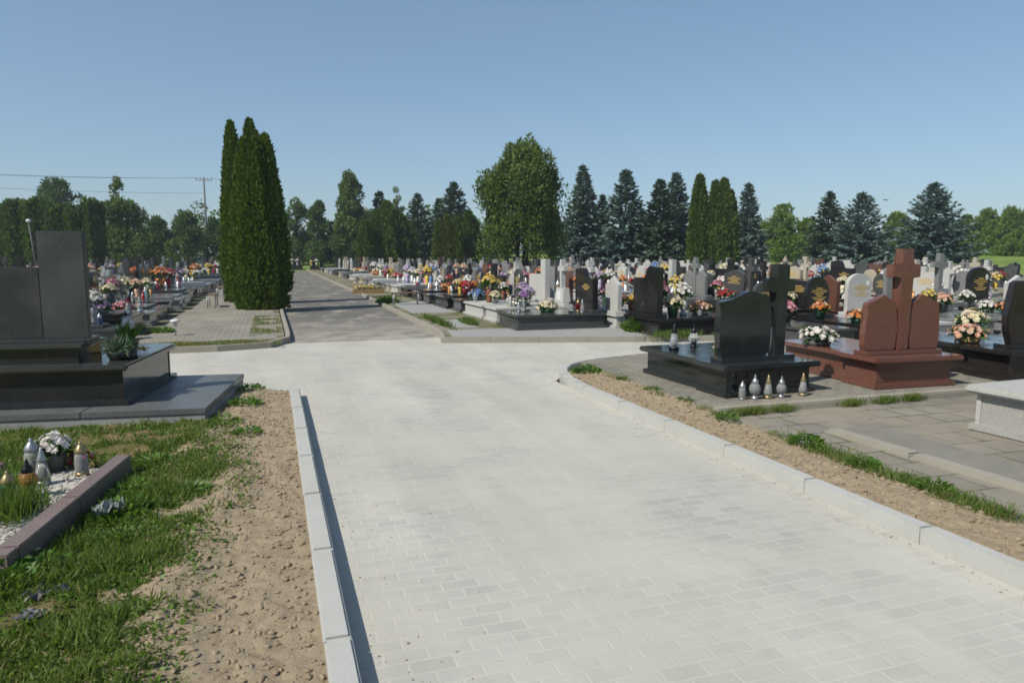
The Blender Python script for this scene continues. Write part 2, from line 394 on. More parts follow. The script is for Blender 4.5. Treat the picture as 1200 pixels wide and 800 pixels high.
kerb_line('kerb_low', [(4.5, 6.38), (8.7, 6.34), (14, 6.3)], .14, .125, 'kerb_old', .95, .2, .01, .015)
kerb_line('kerb_low', [(5.36, 1.5), (5.22, 5.45)], -.34 if False else .16, .085, 'kerb_old', 1.0, .2, .012, .02)
sheet('path_flag', [(5.24, 1.5), (5.70, 1.5), (5.75, 5.5), (5.24, 5.45)], .066, 'flag_old', .03)

# soil banks: real bumps and clods
def bank(name, x0, x1, y0, y1, step, zf, mat):
    nx = int((x1-x0)/step)+1; ny = int((y1-y0)/step)+1; V = []; F = []
    for j in range(ny):
        for i in range(nx):
            x = x0+i*step; y = y0+j*step; V.append((x, y, zf(x, y)))
    for j in range(ny-1):
        for i in range(nx-1):
            a = j*nx+i; F.append((a, a+1, a+nx+1, a+nx))
    me = bpy.data.meshes.new(name); me.from_pydata(V, [], F); me.shade_smooth()
    return STRUCT(link(name, me, mat))
GE = [(1.2, -.82), (3, -.76), (4, -.72), (4.7, -.60), (5.4, -.52), (6.2, -.62), (7, -.80), (7.6, -.62), (8.3, -.5), (10, -.35)]
def gedge(y): return float(np.interp(y, [a for a, b in GE], [b for a, b in GE]))+.10*mnoise.noise(Vector((y*1.9, 2.2, 0)))+.06*mnoise.noise(Vector((y*4.1, 7, 0)))
def zl(x, y):
    z = .085+.022*fbm(x, y, 1.3)+.013*fbm(x, y, 6)+.008*fbm(x, y, 17, 3)
    z += .03*max(0, 1-abs(x-(gedge(y)+.18))/.25)
    if x > -.02: z = min(z, .098+.008*fbm(x, y, 9))
    e = 9.75-.55*max(0, x+.3)
    if y > e-.35: z -= (y-e+.35)*.3
    return z
bank('soil_bank', -.95, .166, 1.4, 9.98, .016, zl, 'soil_mixed')
def zt(x, y): return .06+.03*fbm(x, y, .9)+.012*fbm(x, y, 8)-(.08 if x > -.8 else 0)
bank('turf_bank', -6.0, -.75, 1.2, 8.3, .06, zt, 'turf_soil')
def zr(x, y):
    z = .088+.016*fbm(x, y, 2.5)+.014*fbm(x, y, 9)+.008*fbm(x, y, 22, 3)
    if y < 6.4: z -= .045*max(0, (x-4.2)/.35)
    return min(z, .104) if x < 3.9 else z
def clipz(x, y):
    return zr(x, y)
bank('soil_strip', 3.815, 4.56, 1.2, 8.4, .018, clipz, 'soil')
bank('soil_strip_end', 3.9, 4.56, 8.4-.018, 9.5, .018, lambda x, y: zr(x, y) - max(0, (3.88+.16*max(0, y-8.6)+.12*max(0,y-9.0))-x)*1.2, 'soil')

def clods(name, n, xf, yf, zf, s0, s1):
    base = bmesh.new(); bmesh.ops.create_icosphere(base, subdivisions=1, radius=1)
    B = np.array([v.co for v in base.verts]); T = np.array([[v.index for v in f.verts] for f in base.faces]); base.free()
    V = []; F = []; k = 0
    for _ in range(n):
        y = yf(); x = xf(y)
        if x is None: continue
        s = s0*(s1/s0)**(rnd.random()**2.6); z = zf(x, y)
        V.append(B*(1+npr.uniform(-.28, .28, (len(B), 1)))*np.array([s*rnd.uniform(.8, 1.3), s*rnd.uniform(.8, 1.3), s*.7])+np.array([x, y, z+s*.2])); F.append(T+k*len(B)); k += 1
    me = bpy.data.meshes.new(name); me.from_pydata(np.concatenate(V).tolist(), [], np.concatenate(F).tolist())
    return tag(link(name, me, 'soil'), kind='stuff')
def xl(y):
    x = rnd.uniform(gedge(y)-.1, .14); return x
clods('soil_clods', 9000, xl, lambda: 1.6+8*rnd.random()**1.2, zl, .003, .019)
clods('soil_clods', 4200, lambda y: rnd.uniform(3.84, 4.45), lambda: 2+7.3*rnd.random()**1.2, zr, .003, .024)
def spill(y): return 3.69-abs(rnd.gauss(0, .10)) if rnd.random() < .5 else .30+abs(rnd.gauss(0, .3))
clods('road_grit', 900, spill, lambda: 2+10*rnd.random()**1.3, lambda x, y: 0, .002, .008)

# ------------------------------------------------------------------ grass
def in_tomb(x, y):                        # inside the tomb slab or the bordered plot (both turned 7.7 degrees)
    dx, dy = x+.70, y-7.73; lx = .991*dx-.134*dy; ly = .134*dx+.991*dy
    if lx < .02 and ly > -.02: return True
    dx, dy = x+1.11, y-6.13; lx = .991*dx-.134*dy; ly = .134*dx+.991*dy
    return -.88 < lx < .02 and ly < .02 and ly > -1.95
def grass_patch(name, pts_fn, n, L, W, lean=.5, mat='grass'):
    Cn = []; 
    while len(Cn) < n:
        p = pts_fn()
        if p is not None: Cn.append(p)
    Cn = np.array(Cn); k = len(Cn)
    D = np.stack([npr.normal(0, lean, k), npr.normal(0, lean, k), np.ones(k)], 1)
    return tag(quads(name, leaves(Cn, D, npr.uniform(L[0], L[1], k), npr.uniform(W[0], W[1], k)), mat), kind='stuff')
def lawn():
    y = 1.8+6.4*rnd.random()**1.25; x = rnd.uniform(-.33*y-(.3 if rnd.random() < .7 else 1.9), gedge(y)+.42*rnd.random()**2.6+.03)
    if in_tomb(x, y): return None
    m = fbm(x, y, 1.5)+.6*fbm(x, y, 5)+(.25 if x < gedge(y)-.25 else -.05)
    if rnd.random() > .5+m*1.3: return None
    return (x, y, max(zl(x, y) if x > -.95 else zt(x, y), .03)-.005)
grass_patch('grass', lawn, 74000, (.015, .06), (.005, .012), .95)
def lawn_tuft():
    p = lawn()
    return p if p and fbm(p[0]+9, p[1], 2.6) > .12 else None
grass_patch('grass', lawn_tuft, 15000, (.045, .12), (.005, .011), .6)
grass_patch('dry_grass', lawn, 4500, (.03, .08), (.003, .007), 1.2, 'dry_grass')
grass_patch('clover', lawn, 22000, (.02, .05), (.014, .032), 1.5, 'weed')
def edge_r():
    y = 2.6+7.2*rnd.random()**1.15; x = 4.50+rnd.gauss(0, .075)
    m = fbm(x*.4, y, 1.6, 3)+(.15 if y < 4.4 else 0)+(.2 if 5.2 < y < 6.3 else 0)+(.12 if y > 6.3 else 0)+.06
    if rnd.random() > .02+1.5*m: return None
    return (x, y, .06)
grass_patch('grass', edge_r, 7500, (.02, .085), (.004, .009), .7)
def step_r():
    x = rnd.choice([4.75, 4.95, 5.3, 6.25, 6.75, 7.15])+rnd.gauss(0, .09); return (x, 6.33+rnd.gauss(0, .025), .05)
grass_patch('grass', step_r, 2200, (.04, .13), (.004, .009), .4)
def isl():
    if rnd.random() < .5: x, y = rnd.uniform(-2.3, .1), 14.25+rnd.random()**1.5*.9
    else: x, y = rnd.uniform(-.5, .12), rnd.uniform(14.4, 21)
    if fbm(x, y, 1.2)+rnd.uniform(-.25, .25) < .22: return None
    return (x, y, .08)
grass_patch('grass', isl, 4500, (.02, .07), (.006, .014), .7)
def far_r():
    c = rnd.choice([(3.95, 25.8, .35, .7), (4.15, 27.3, .3, .5), (7.9, 12.75, .5, .18), (3.9, 17.5, .1, 1.5), (7.75, 14.6, .12, .5), (4.6, 17.0, .12, .5)])
    return (c[0]+rnd.gauss(0, c[2]*.5), c[1]+rnd.gauss(0, c[3]*.5), .08)
grass_patch('grass', far_r, 7000, (.05, .22), (.008, .02), .5)

grass_patch('dry_grass', edge_r, 1300, (.03, .09), (.003, .007), .9, 'dry_grass')
grass_patch('dry_grass', isl, 2500, (.03, .08), (.005, .012), .9, 'dry_grass')
def weed(x, y, z, r, n, label, cat='weed', group=None, up=.5, mat='weed'):
    t = empty('weed', (x, y, z)); a = npr.uniform(0, 2*PI, n); e = npr.uniform(.1, up+.3, n); n = n*3; a = npr.uniform(0, 2*PI, n); e = npr.uniform(.1, up+.5, n); rr = np.sqrt(npr.uniform(0, .9, n))*r
    Cn = np.stack([np.cos(a)*rr, np.sin(a)*rr, npr.uniform(0, .5, n)*r*up*1.6*(1.1-rr/r)], 1)
    D = np.stack([np.cos(a), np.sin(a), e], 1)
    V = leaves(Cn, D, npr.uniform(.18, .42, n)*r, npr.uniform(.10, .2, n)*r)
    quads('foliage', V, mat, t); MB().tube([(0, 0, -.03), (0, 0, .3*r)], .05*r, 5).build('stem', 'weed', t)
    tag(t, label, cat, group); return t
weed(-.62, 5.35, .09, .16, 60, 'broad bright weed on the turf beside the pink bordered plot, nearest the bare soil')
weed(-.98, 5.05, .08, .19, 70, 'bushy weed against the outer side of the pink granite plot border', up=.9)
weed(-.9, 4.6, .08, .15, 60, 'pale green spreading weed in front of the crumpled grey scrap')
weed(-.50, 7.45, .09, .16, 70, 'leafy weed at the shaded corner of the grey tomb platform', up=.9)
weed(-.34, 8.4, .09, .17, 80, 'dark leafy weed in the shadow beside the tomb platform', up=.8)
weed(-.3, 9.35, .09, .15, 60, 'weed at the top of the soil bank by the platform end', up=.8)
weed(-.28, 7.0, .1, .14, 60, 'small weed alone on the bare soil bank near the kerb')
weed(-.75, 3.35, .08, .13, 50, 'low flat weed where the turf meets the soil, closest to the camera')
weed(4.28, 9.3, .08, .2, 110, 'round green weed clump at the curved end of the soil strip', up=.7)
weed(4.5, 5.05, .08, .15, 80, 'taller leafy weed among the grass along the soil strip', up=1.0)
for wy_, wr_, lb_ in ((8.6, .09, 'tiny weed on the soil strip level with the middle of the black tomb'), (7.75, .10, 'small weed at the soil strip edge by the far end of the black tomb'), (7.0, .11, 'small weed where the soil strip meets the paving below the black headstone'), (6.1, .12, 'weed at the soil strip just before the raised kerb row'), (4.4, .12, 'weed in the grass line opposite the worn stone flags'), (3.75, .13, 'weed in the grass line of the soil strip near the frame edge')):
    weed(4.46+.05*math.sin(wy_*9), wy_, .08, wr_, 60, lb_, up=.8)
weed(7.85, 14.0, .08, .45, 220, 'tall wild weed bush between the two black tombs by the crossing', up=1.3)
weed(8.1, 13.5, .08, .3, 120, 'low weed clump at the foot of the black stepped tomb', up=.9)
weed(3.9, 25.6, .08, .38, 160, 'round green weed clump at the kerb corner of the asphalt road', up=.6)
weed(-2.35, 17.2, .09, .25, 120, 'weed tuft on the brick walk in front of the tomb row', up=.6)

# ------------------------------------------------------------------ trees
def trunk(t, h, r, lean=0, mat='bark', name='trunk'):
    return MB().tube([(0, 0, -.3), (lean*.3, 0, h*.35), (lean, lean*.5, h)], [r*1.25, r, r*.35], 8).build(name, mat, t)
def column_pts(n, cx, cy, h, r, z0=.02, k=5, power=.62):
    t = npr.random(n)**.9; a = npr.uniform(0, 2*PI, n); ph = rnd.random()*6
    prof = np.clip((t/.16)**.5, .72, 1)*(1-np.clip((t-.12)/.88, 0, 1)**1.75)**power
    bump = 1+.12*np.sin(k*a+ph+2*t)+.08*np.sin((k*2+1)*a-3*ph+7*t)+.06*np.sin(23*t+3*a+ph)
    rr = r*prof*bump*npr.uniform(.80, 1.03, n)*np.where(npr.random(n) < .05, npr.uniform(1.03, 1.2, n), 1)
    Cn = np.stack([cx+rr*np.cos(a), cy+rr*np.sin(a), z0+t*h], 1)
    D = np.stack([np.cos(a)*.55, np.sin(a)*.55, np.full(n, 1.0)], 1)+npr.normal(0, .3, (n, 3))
    return Cn, D
def arborvitae(loc, cols, n, label, mat='arbor', L=(.12, .28), group=None, name='arborvitae'):
    t = empty(name, (*loc, .05)); V = []; tot = sum(c[2]*c[3] for c in cols)
    core = MB()
    for (cx, cy, h, r, *rest) in cols:
        m = int(n*h*r/tot); Cn, D = column_pts(m, cx, cy, h, r); V.append(leaves(Cn, D, npr.uniform(*L, m), npr.uniform(.35, .5, m)*L[1]*.9))
        m2 = 60; a = npr.uniform(0, 6.28, m2); V.append(leaves(np.stack([cx+npr.normal(0, .05*r, m2), cy+npr.normal(0, .05*r, m2), h*npr.uniform(.9, 1.0, m2)], 1), np.stack([.2*np.cos(a), .2*np.sin(a), np.ones(m2)], 1), npr.uniform(L[0], L[1], m2), npr.uniform(.3, .4, m2)*L[1]))
        core.lathe([(0, .02)]+[(r*.74*min(1, max(.75, (q/.16)**.5))*(1-max(0, (q-.12)/.88)**1.75)**.62, .03+q*h*.97) for q in np.linspace(0.01, .97, 14)]+[(0, h*.975)], 14, (cx, cy, 0))
    core.build('inner_branches', mat, t)  # unseen solid core, added so light doesn't leak through the crown
    quads('crown', np.concatenate(V), mat, t); trunk(t, cols[0][2]*.6, .12)
    return tag(t, label, 'tree', group)
def spruce_mesh(h, r, whorls, z0=.08, nb=10, L=.55):
    V = []
    for i in range(whorls):
        q = (i+.5)/whorls; z = h*(z0+(1-z0)*q**.95); bl = r*(1-q)**.82*1.0+.12
        for b in range(max(5, int(nb*(1-q*.45)))):
            a = rnd.uniform(0, 2*PI); l = bl*rnd.uniform(.72, 1.12); up = -.18+.75*q+rnd.uniform(-.12, .12)
            d = np.array([math.cos(a), math.sin(a), up]); d /= np.linalg.norm(d); m = max(6, int(9+l*7))
            s = npr.uniform(.12, 1, m); Cn = np.array([0, 0, z])+np.outer(s*l, d); Cn[:, 2] += -.10*l*np.sin(s*PI)+.05*l*s*s
            side = np.cross(d, [0, 0, 1]); sg = npr.choice([-1, 1], m)
            D = d*.75+np.outer(sg*npr.uniform(.25, .8, m), side)+np.stack([np.zeros(m), np.zeros(m), npr.normal(-.12, .22, m)], 1)
            V.append(leaves(Cn, D, npr.uniform(.6, 1.1, m)*L*(1-.45*q), npr.uniform(.30, .46, m)*L*(1-.4*q), np.tile([0, 0, 1.], (m, 1))+npr.normal(0, .5, (m, 3))))
    m = 40; V.append(leaves(np.stack([npr.normal(0, .04, m), npr.normal(0, .04, m), h*npr.uniform(.94, 1, m)], 1), np.stack([npr.normal(0, .5, m), npr.normal(0, .5, m), np.ones(m)], 1), npr.uniform(.2, .4, m)*L*1.5, np.full(m, .12*L*1.5)))
    return np.concatenate(V)
def spruce(px, z, top, halfpx, label, mat, z0=.1, seed=0, gap=0):
    x, y = at(px, z); h = hgt(top, z)-.35; r = halfpx/FPX*z
    t = empty('spruce_tree', (x, y, 0), rnd.random()*6)
    quads('crown', spruce_mesh(h, r*rnd.uniform(1.05, 1.3), int(16+h*1.8), z0, 15, .085*h), mat, t); trunk(t, h*.93, .011*h+.04)
    return tag(t, label, 'tree')
def clump_leaves(cents, rads, per, L, asp=.5, flat=1.0, up=.25):
    V = []
    for c, r in zip(cents, rads):
        d = unit(npr.normal(size=(per, 3))); p = np.array(c)+d*r*npr.uniform(.55, 1.08, (per, 1))*np.array([1, 1, flat])
        V.append(leaves(p, d*.7+npr.normal(0, .6, (per, 3))+np.array([0, 0, up]), npr.uniform(.6, 1.2, per)*L, npr.uniform(.7, 1.2, per)*L*asp))
    return np.concatenate(V)
def broadleaf(px, z, top, halfpx, label, mat, base=.22, nc=46, per=150, L=None, shape=1.0, open_=.0, name='leafy_tree', cat='tree', group=None):
    x, y = at(px, z); h = hgt(top, z); r = halfpx/FPX*z; zb = h*base
    t = empty(name, (x, y, 0)); cs = []; rs = []
    L = L or max(.30, z*.0046)
    for k in range(nc):
        u = rnd.random(); zz = zb+(h-zb)*(.02+.90*u**1.15); q = (zz-zb)/(h-zb)
        R0 = r*(max(.05, 1-abs(2*q-.78*1.0)**2.2*.75))**shape if q > .4 else r*(.86+.35*q)**shape
        a = rnd.uniform(0, 2*PI); rr = R0*math.sqrt(rnd.random())*.82
        s = r*rnd.uniform(.20, .36)*(1-.35*q); cs.append((rr*math.cos(a), rr*math.sin(a), min(zz, h-s*.8))); rs.append(s)
    cs.append((r*.1*rnd.uniform(-1, 1), 0, h-r*.22)); rs.append(r*.22)
    quads('crown', clump_leaves(cs, rs, int(per*(1-open_)), L), mat, t)
    tr = MB().tube([(0, 0, -.3), (0, 0, zb), (.05*r, 0, h*.8)], [.03*h+.03, .022*h+.02, .02], 7)
    for c in cs[::max(1, nc//9)]: tr.tube([(0, 0, zb*rnd.uniform(.7, 1.1)), (c[0]*.5, c[1]*.5, (zb+c[2])*.5), c], [.012*h, .008*h, .01], 5)
    tr.build('trunk', 'bark', t)
    return tag(t, label, cat, group)

# the tall arborvitae beside the walk
bx, by = at(306, 22.6)
arborvitae((bx, by), [(0, 0, 5.2, .6), (-.32, -.10, 5.25, .5), (.30, -.05, 5.4, .55), (.0, -.28, 5.25, .5), (.52, .12, 4.1, .42), (-.44, .1, 3.4, .40), (-.2, -.36, 3.6, .40), (.28, -.36, 3.2, .42), (0, .3, 4.9, .45)], 52000, 'broad many tipped dark green arborvitae at the brick walk corner, front of the tall clump', L=(.07, .17))
x, y = at(279, 25.8); arborvitae((x, y), [(0, 0, hgt(139, 25.8)-.4, .46), (.22, .2, 5.6, .36), (-.14, .1, 5.0, .34)], 18000, 'slim tall arborvitae on the walk side of the clump with one sharp tip', L=(.08, .19))
x, y = at(301, 26.4); arborvitae((x, y), [(0, 0, hgt(135, 26.4)-.45, .54), (-.3, -.1, 5.7, .46), (.2, -.1, 6.1, .44)], 17000, 'tallest arborvitae of the clump, standing behind the broad one', L=(.08, .19))

# big old thuja with bare stems
def old_thuja():
    z = 52; x, y = at(612, z); t = empty('old_thuja', (x, y, 0)); h = hgt(164, z); s = z/FPX; cs = []; rs = []
    h -= .9
    for k in range(125):
        q = rnd.random(); zz = 3.0+(h-3.4)*q; a = rnd.uniform(0, 2*PI); wob = 1+.09*math.sin(2*a+1)+.12*math.sin(5*a+q*7)
        R0 = 46*s*wob*(.78+.55*q if q < .4 else (1-((q-.4)/.6)**2.2)**.62)
        rr = R0*(.42+.50*math.sqrt(rnd.random())); lump = rnd.uniform(.45, 1.2)*s*15*(1-.3*q)
        cs.append((rr*math.cos(a), rr*math.sin(a), zz+rnd.uniform(-.4, .3))); rs.append(lump)
    for dx, zz, lump in ((.55, 2.6, .8), (3.0, 2.2, .9), (-2.6, 2.0, .9), (2.3, 3.0, 1.0), (-1.6, 2.9, .9), (2.7, 5.2, 1.1), (1.1, 3.1, .7)): cs.append((dx, rnd.uniform(-1, 1), zz)); rs.append(lump)
    V = []
    for c, r in zip(cs, rs):
        m = 320; d = unit(npr.normal(size=(m, 3))); p = np.array(c)+d*r*npr.uniform(.5, 1.1, (m, 1))*np.array([.85, .85, 1.75])
        V.append(leaves(p, d*.5+np.array([0, 0, .8])+npr.normal(0, .45, (m, 3)), npr.uniform(.14, .36, m), npr.uniform(.08, .16, m)))
    quads('crown', np.concatenate(V), 'thuja_old', t)
    for dx, dy, l in ((-.5, 0, .3), (.1, -.3, .15), (.45, .1, -.2), (.15, .4, .3), (.9, .3, .5), (-.95, .3, -.4)):
        MB().tube([(dx, dy, -.2), (dx+l*.5, dy, 2.2), (dx+l, dy, 6.5)], [.17, .14, .05], 7).build('trunk', 'bark', t)
    tag(t, 'large old thuja with bare stems showing under a broad green crown', 'tree')
old_thuja()

# spruces along the far side
spruce(682, 74, 195, 23, 'tall grey green spruce just behind the large old thuja', 'spruce_blue', .12)
spruce(704, 80, 228, 17, 'short dark spruce squeezed between two tall grey spruces', 'spruce_dark', .1)
spruce(731, 72, 200, 29, 'tall grey spruce with open layered boughs, second after the old thuja', 'spruce_blue', .12)
spruce(771, 70, 210, 24, 'dense dark spruce overlapping its twin before the arborvitae pair', 'spruce_dark', .08)
spruce(789, 74, 203, 27, 'blue green spruce beside the slender arborvitae pair', 'spruce_blue', .08)
spruce(872, 82, 215, 21, 'blue grey spruce just past the slender arborvitae pair', 'spruce_blue', .08)
spruce(966, 80, 224, 28, 'dark spruce overlapping a paler spruce, in front of the light bushes', 'spruce_dark', .14)
spruce(1004, 76, 225, 35, 'broad grey spruce next to the dark one, before the bright meadow', 'spruce_blue', .16)
spruce(1087, 74, 214, 38, 'full blue spruce standing alone with a visible trunk above the meadow', 'spruce_blue', .2)
spruce(447, 98, 224, 20, 'narrow dark spruce between the tall birch and the domed thuja', 'spruce_dark', .05)
spruce(491, 92, 227, 24, 'dark spruce behind the golden arborvitae, first of a close trio', 'spruce_dark', .05)
spruce(516, 96, 232, 18, 'lower dark spruce in the middle of a close trio', 'spruce_dark', .05)
spruce(533, 94, 214, 28, 'tallest dark spruce of the close trio before the large old thuja', 'spruce_dark', .05)
x, y = at(816, 62); arborvitae((x, y), [(0, 0, hgt(211, 62), .85)], 9000, 'slender pointed arborvitae, slimmer one of the pair among the spruces', 'arbor', (.2, .45))
x, y = at(844, 62); arborvitae((x, y), [(0, 0, hgt(215, 62), 1.0), (-.8, .1, hgt(218, 62), .7), (.75, .1, hgt(228, 62), .75)], 15000, 'wide rounded arborvitae with three merged stems, fuller one of the pair', 'thuja_old', (.2, .45))
for px, top, rr, lab in ((515, 262, .55, 'low golden arborvitae column, shortest of the golden row'), (525, 256, .6, 'middle golden arborvitae column below the spruce trio'), (536, 258, .6, 'golden arborvitae column beside the round green thuja')):
    x, y = at(px, 70); arborvitae((x, y), [(0, 0, hgt(top, 70), rr)], 5000, lab, 'arbor_yellow', (.2, .42))
x, y = at(550, 72); arborvitae((x, y), [(0, 0, hgt(251, 72), 1.0), (.5, 0, hgt(258, 72), .8)], 7000, 'round topped green thuja next to the large old thuja', 'arbor', (.2, .45))
x, y = at(456, 78); arborvitae((x, y), [(0, 0, hgt(240, 78), 1.7), (-1.1, .2, hgt(250, 78), 1.3), (1.3, .3, hgt(252, 78), 1.4), (2.4, .3, hgt(262, 78), 1.0)], 16000, 'broad domed thuja group at the end of the asphalt road', 'arbor', (.25, .5))
x, y = at(430, 76); arborvitae((x, y), [(0, 0, hgt(262, 76), .9)], 4000, 'small rounded thuja tucked beside the domed thuja group', 'arbor', (.25, .5))
# broadleaf trees
broadleaf(413, 96, 203, 25, 'tall narrow birch-like tree rising above the end of the asphalt road', 'leaf_mid', .05, 95, 170, .42, .95)
broadleaf(350, 100, 234, 24, 'rounded tree just past the tall arborvitae clump', 'leaf_mid', .1, 40, 150)
broadleaf(378, 96, 237, 22, 'dark round tree beside the tall narrow birch', 'leaf_dark', .1, 44, 150)
broadleaf(399, 104, 262, 18, 'low dark shrub tree under the tall narrow birch', 'leaf_dark', .05, 30, 130)
broadleaf(467, 112, 222, 13, 'airy pale tree top showing between two dark spruces', 'leaf_mid', .2, 24, 110, .4, 1, .3)
broadleaf(75, 100, 212, 38, 'large round headed tree behind the tall dark hedge', 'leaf_dark', .25, 60, 170)
broadleaf(148, 74, 232, 38, 'broad green tree at the end of the tall hedge', 'leaf_mid', .05, 60, 190)
broadleaf(146, 76, 210, 13, 'thin light tree top standing up out of the broad tree', 'leaf_mid', .3, 34, 110, .3, .8, .2)
broadleaf(190, 88, 255, 24, 'low tree between the broad tree and the utility pole', 'leaf_dark', .05, 36, 150)
broadleaf(222, 84, 249, 26, 'bushy dark tree in front of the utility pole', 'leaf_dark', .05, 40, 150)
broadleaf(252, 92, 256, 22, 'dark bush tree between the pole and the arborvitae clump', 'leaf_dark', .05, 34, 150)
broadleaf(300, 104, 250, 30, 'dark tree hidden behind the tall arborvitae clump', 'leaf_dark', .05, 34, 130)
for i, (px, z, top, hw, mat, lab) in enumerate((
    (915, 94, 240, 30, 'leaf_light', 'bright feathery bush tree between the blue grey spruce and the dark spruce'),
    (893, 98, 262, 20, 'leaf_light', 'low bright bush at the foot of the blue grey spruce'),
    (940, 100, 258, 22, 'leaf_light', 'bright bush partly behind the dark spruce'),
    (1044, 108, 250, 24, 'leaf_light', 'pale bush showing between the broad grey spruce and the lone blue spruce'),
    (1126, 112, 254, 26, 'leaf_mid', 'shaded bush just past the lone blue spruce'),
    (1150, 110, 247, 28, 'leaf_light', 'tall bright bush in the hedgerow above the meadow, second past the lone blue spruce'),
    (1176, 106, 243, 28, 'leaf_light', 'tallest bright bush of the hedgerow above the meadow'),
    (1204, 102, 240, 30, 'leaf_mid', 'bright bush at the frame edge of the hedgerow'),
    (1135, 96, 274, 24, 'leaf_light', 'low green bush at the front of the hedgerow, nearest the blue spruce'),
    (1185, 92, 272, 26, 'leaf_light', 'low green bush at the front of the hedgerow, by the frame edge'),
    (1070, 112, 262, 26, 'leaf_light', 'pale bush behind the trunk of the lone blue spruce'),
    (985, 112, 260, 26, 'leaf_mid', 'green bush behind the two overlapping spruces'),
    (650, 104, 250, 22, 'leaf_dark', 'dark tree in the gap behind the large old thuja'),
    (580, 106, 252, 26, 'leaf_dark', 'dark tree seen past the walk side of the large old thuja'),
    (705, 112, 262, 26, 'leaf_dark', 'dark tree filling the gap behind the short dark spruce'),
    (755, 110, 256, 24, 'leaf_dark', 'dark tree behind the second tall grey spruce'),
    (430, 116, 246, 24, 'leaf_dark', 'dark tree behind the domed thuja group'))):
    broadleaf(px, z, top, hw, lab, mat, .04, 40, 150)

def far_wood():
    cs = []; rs = []
    for k in range(640):
        px = rnd.uniform(-120, 1320); z = rnd.uniform(122, 140); x, y = at(px, z); top = 254+9*math.sin(px*.02)+9*math.sin(px*.07)+rnd.uniform(-6, 14)+(8 if px > 860 else 0); hh = hgt(top, z)
        r = rnd.uniform(1.2, 2.4); cs.append((x, y, rnd.uniform(.4, hh-r))); rs.append(r)
    tag(quads('distant_wood', clump_leaves(cs, rs, 90, .75), 'leaf_dark'), kind='stuff')
far_wood()
# clipped hedge and field shrubs
def hedge():
    x0, y0 = at(-60, 66); x1, y1 = at(122, 66); t = empty('tall_hedge', (x0, y0, 0)); d = np.array([x1-x0, y1-y0, 0]); Lh = np.linalg.norm(d); d /= Lh; nrm = np.array([-d[1], d[0], 0]); h = hgt(243, 66); V = []
    b = MB(); yaw = math.atan2(d[1], d[0])
    n = 26000; s = npr.uniform(0, Lh, n); topm = npr.random(n) < .25
    hh = h*(1+.05*np.sin(s*.9)+.04*np.sin(s*2.7+1)-.05*(s/Lh))
    zz = np.where(topm, hh*npr.uniform(.93, 1.03, n), hh*npr.random(n)); off = np.where(topm, npr.uniform(-1.2, 1.2, n), -1.1+npr.uniform(-.25, .12, n)*1.0+.18*np.sin(s*3.3))
    sel = npr.random(n) < .12; off = np.where(sel, -off, off); en = npr.random(n) < .07; off = np.where(en, npr.uniform(-1.1, 1.1, n), off); s = np.where(en, Lh-npr.uniform(-.2, .35, n)-.3*(zz/h)**2, s)
    Cn = np.outer(s, d)+np.outer(off, nrm)+np.stack([np.zeros(n), np.zeros(n), zz], 1)
    D = npr.normal(0, .35, (n, 3))+np.array([0, 0, 1])-np.outer(np.full(n, .4), nrm)
    quads('foliage', leaves(Cn, D, npr.uniform(.3, .6, n), npr.uniform(.18, .34, n)), 'leaf_dark', t)
    bx = MB(); bx.box(.1, Lh-.7, -.8, .8, .05, h*.86); o = bx.build('inner_branches', 'leaf_dark', t); o.rotation_euler = (0, 0, yaw)  # solid box core hidden inside the hedge foliage, not modelled twigs
    tag(t, 'tall dense dark hedge standing behind the stepped grey tomb', 'hedge')
hedge()

# ------------------------------------------------------------------ utility pole, wires, lamp, garden light, bird
px_, py_ = at(246, 92); H_ = hgt(211, 92)
t = empty('utility_pole', (px_, py_, 0), -.3)
MB().tube([(0, 0, -.3), (0, 0, H_)], [.17, .10], 8).build('pole', 'pole', t)
MB().box(-1.0, 1.0, -.05, .05, H_-.35, H_-.22).build('crossarm', 'metal', t)
for s in (-.95, -.45, .5, .95): MB().lathe([(.05, 0), (.07, .06), (.05, .12), (.08, .17), (.0, .26)], 8, (s, 0, H_-.22)).build('insulator', 'obj', t, (.25, .2, .18))
tag(t, 'thin concrete utility pole with crossarm behind the dark bush trees', 'utility pole')
qx, qy = at(327, 100); qh = hgt(212, 100)
t = empty('utility_pole', (qx-.6, qy, 0), .2)
MB().tube([(0, 0, -.3), (0, 0, qh)], [.17, .10], 8).build('pole', 'pole', t); MB().box(-.9, 1.0, -.05, .05, qh-.2, qh-.06).build('crossarm', 'metal', t)
tag(t, 'utility pole mostly hidden by the arborvitae clump, crossarm end showing', 'utility pole')
wx, wy = at(-260, 70)
def wire(a, b, sag, label, r=.015):
    pts = []; a = Vector(a); b = Vector(b)
    for i in range(25):
        q = i/24; p = a.lerp(b, q); p.z -= sag*4*q*(1-q); pts.append(p)
    o = MB().tube(pts, r, 5).build('power_line', 'wire'); tag(o, label, 'power line')
wire((px_-.9, py_, H_-.02), (wx-.9, wy, hgt(193, 70)), .5, 'upper power line running out of frame from the pole crossarm')
wire((px_+.4, py_, H_+.02), (wx+.8, wy+.6, hgt(191, 70)), .5, 'second upper power line beside the first on the crossarm')
wire((px_, py_, H_-1.9), (wx, wy, hgt(205, 70)), .5, 'lower power line fixed to the pole shaft below the crossarm')
wire((px_+.95, py_, H_-.02), (qx+.4, qy, qh-.02), .5, 'short power line span between the two utility poles')
lx, ly = at(46, 40)
t = empty('street_lamp', (lx, ly, 0), 0); hl = hgt(262, 40)
MB().tube([(0, 0, 0), (-.10, 0, hl*.6), (-.22, 0, hl)], [.05, .04, .035], 8).build('pole', 'pole', t)
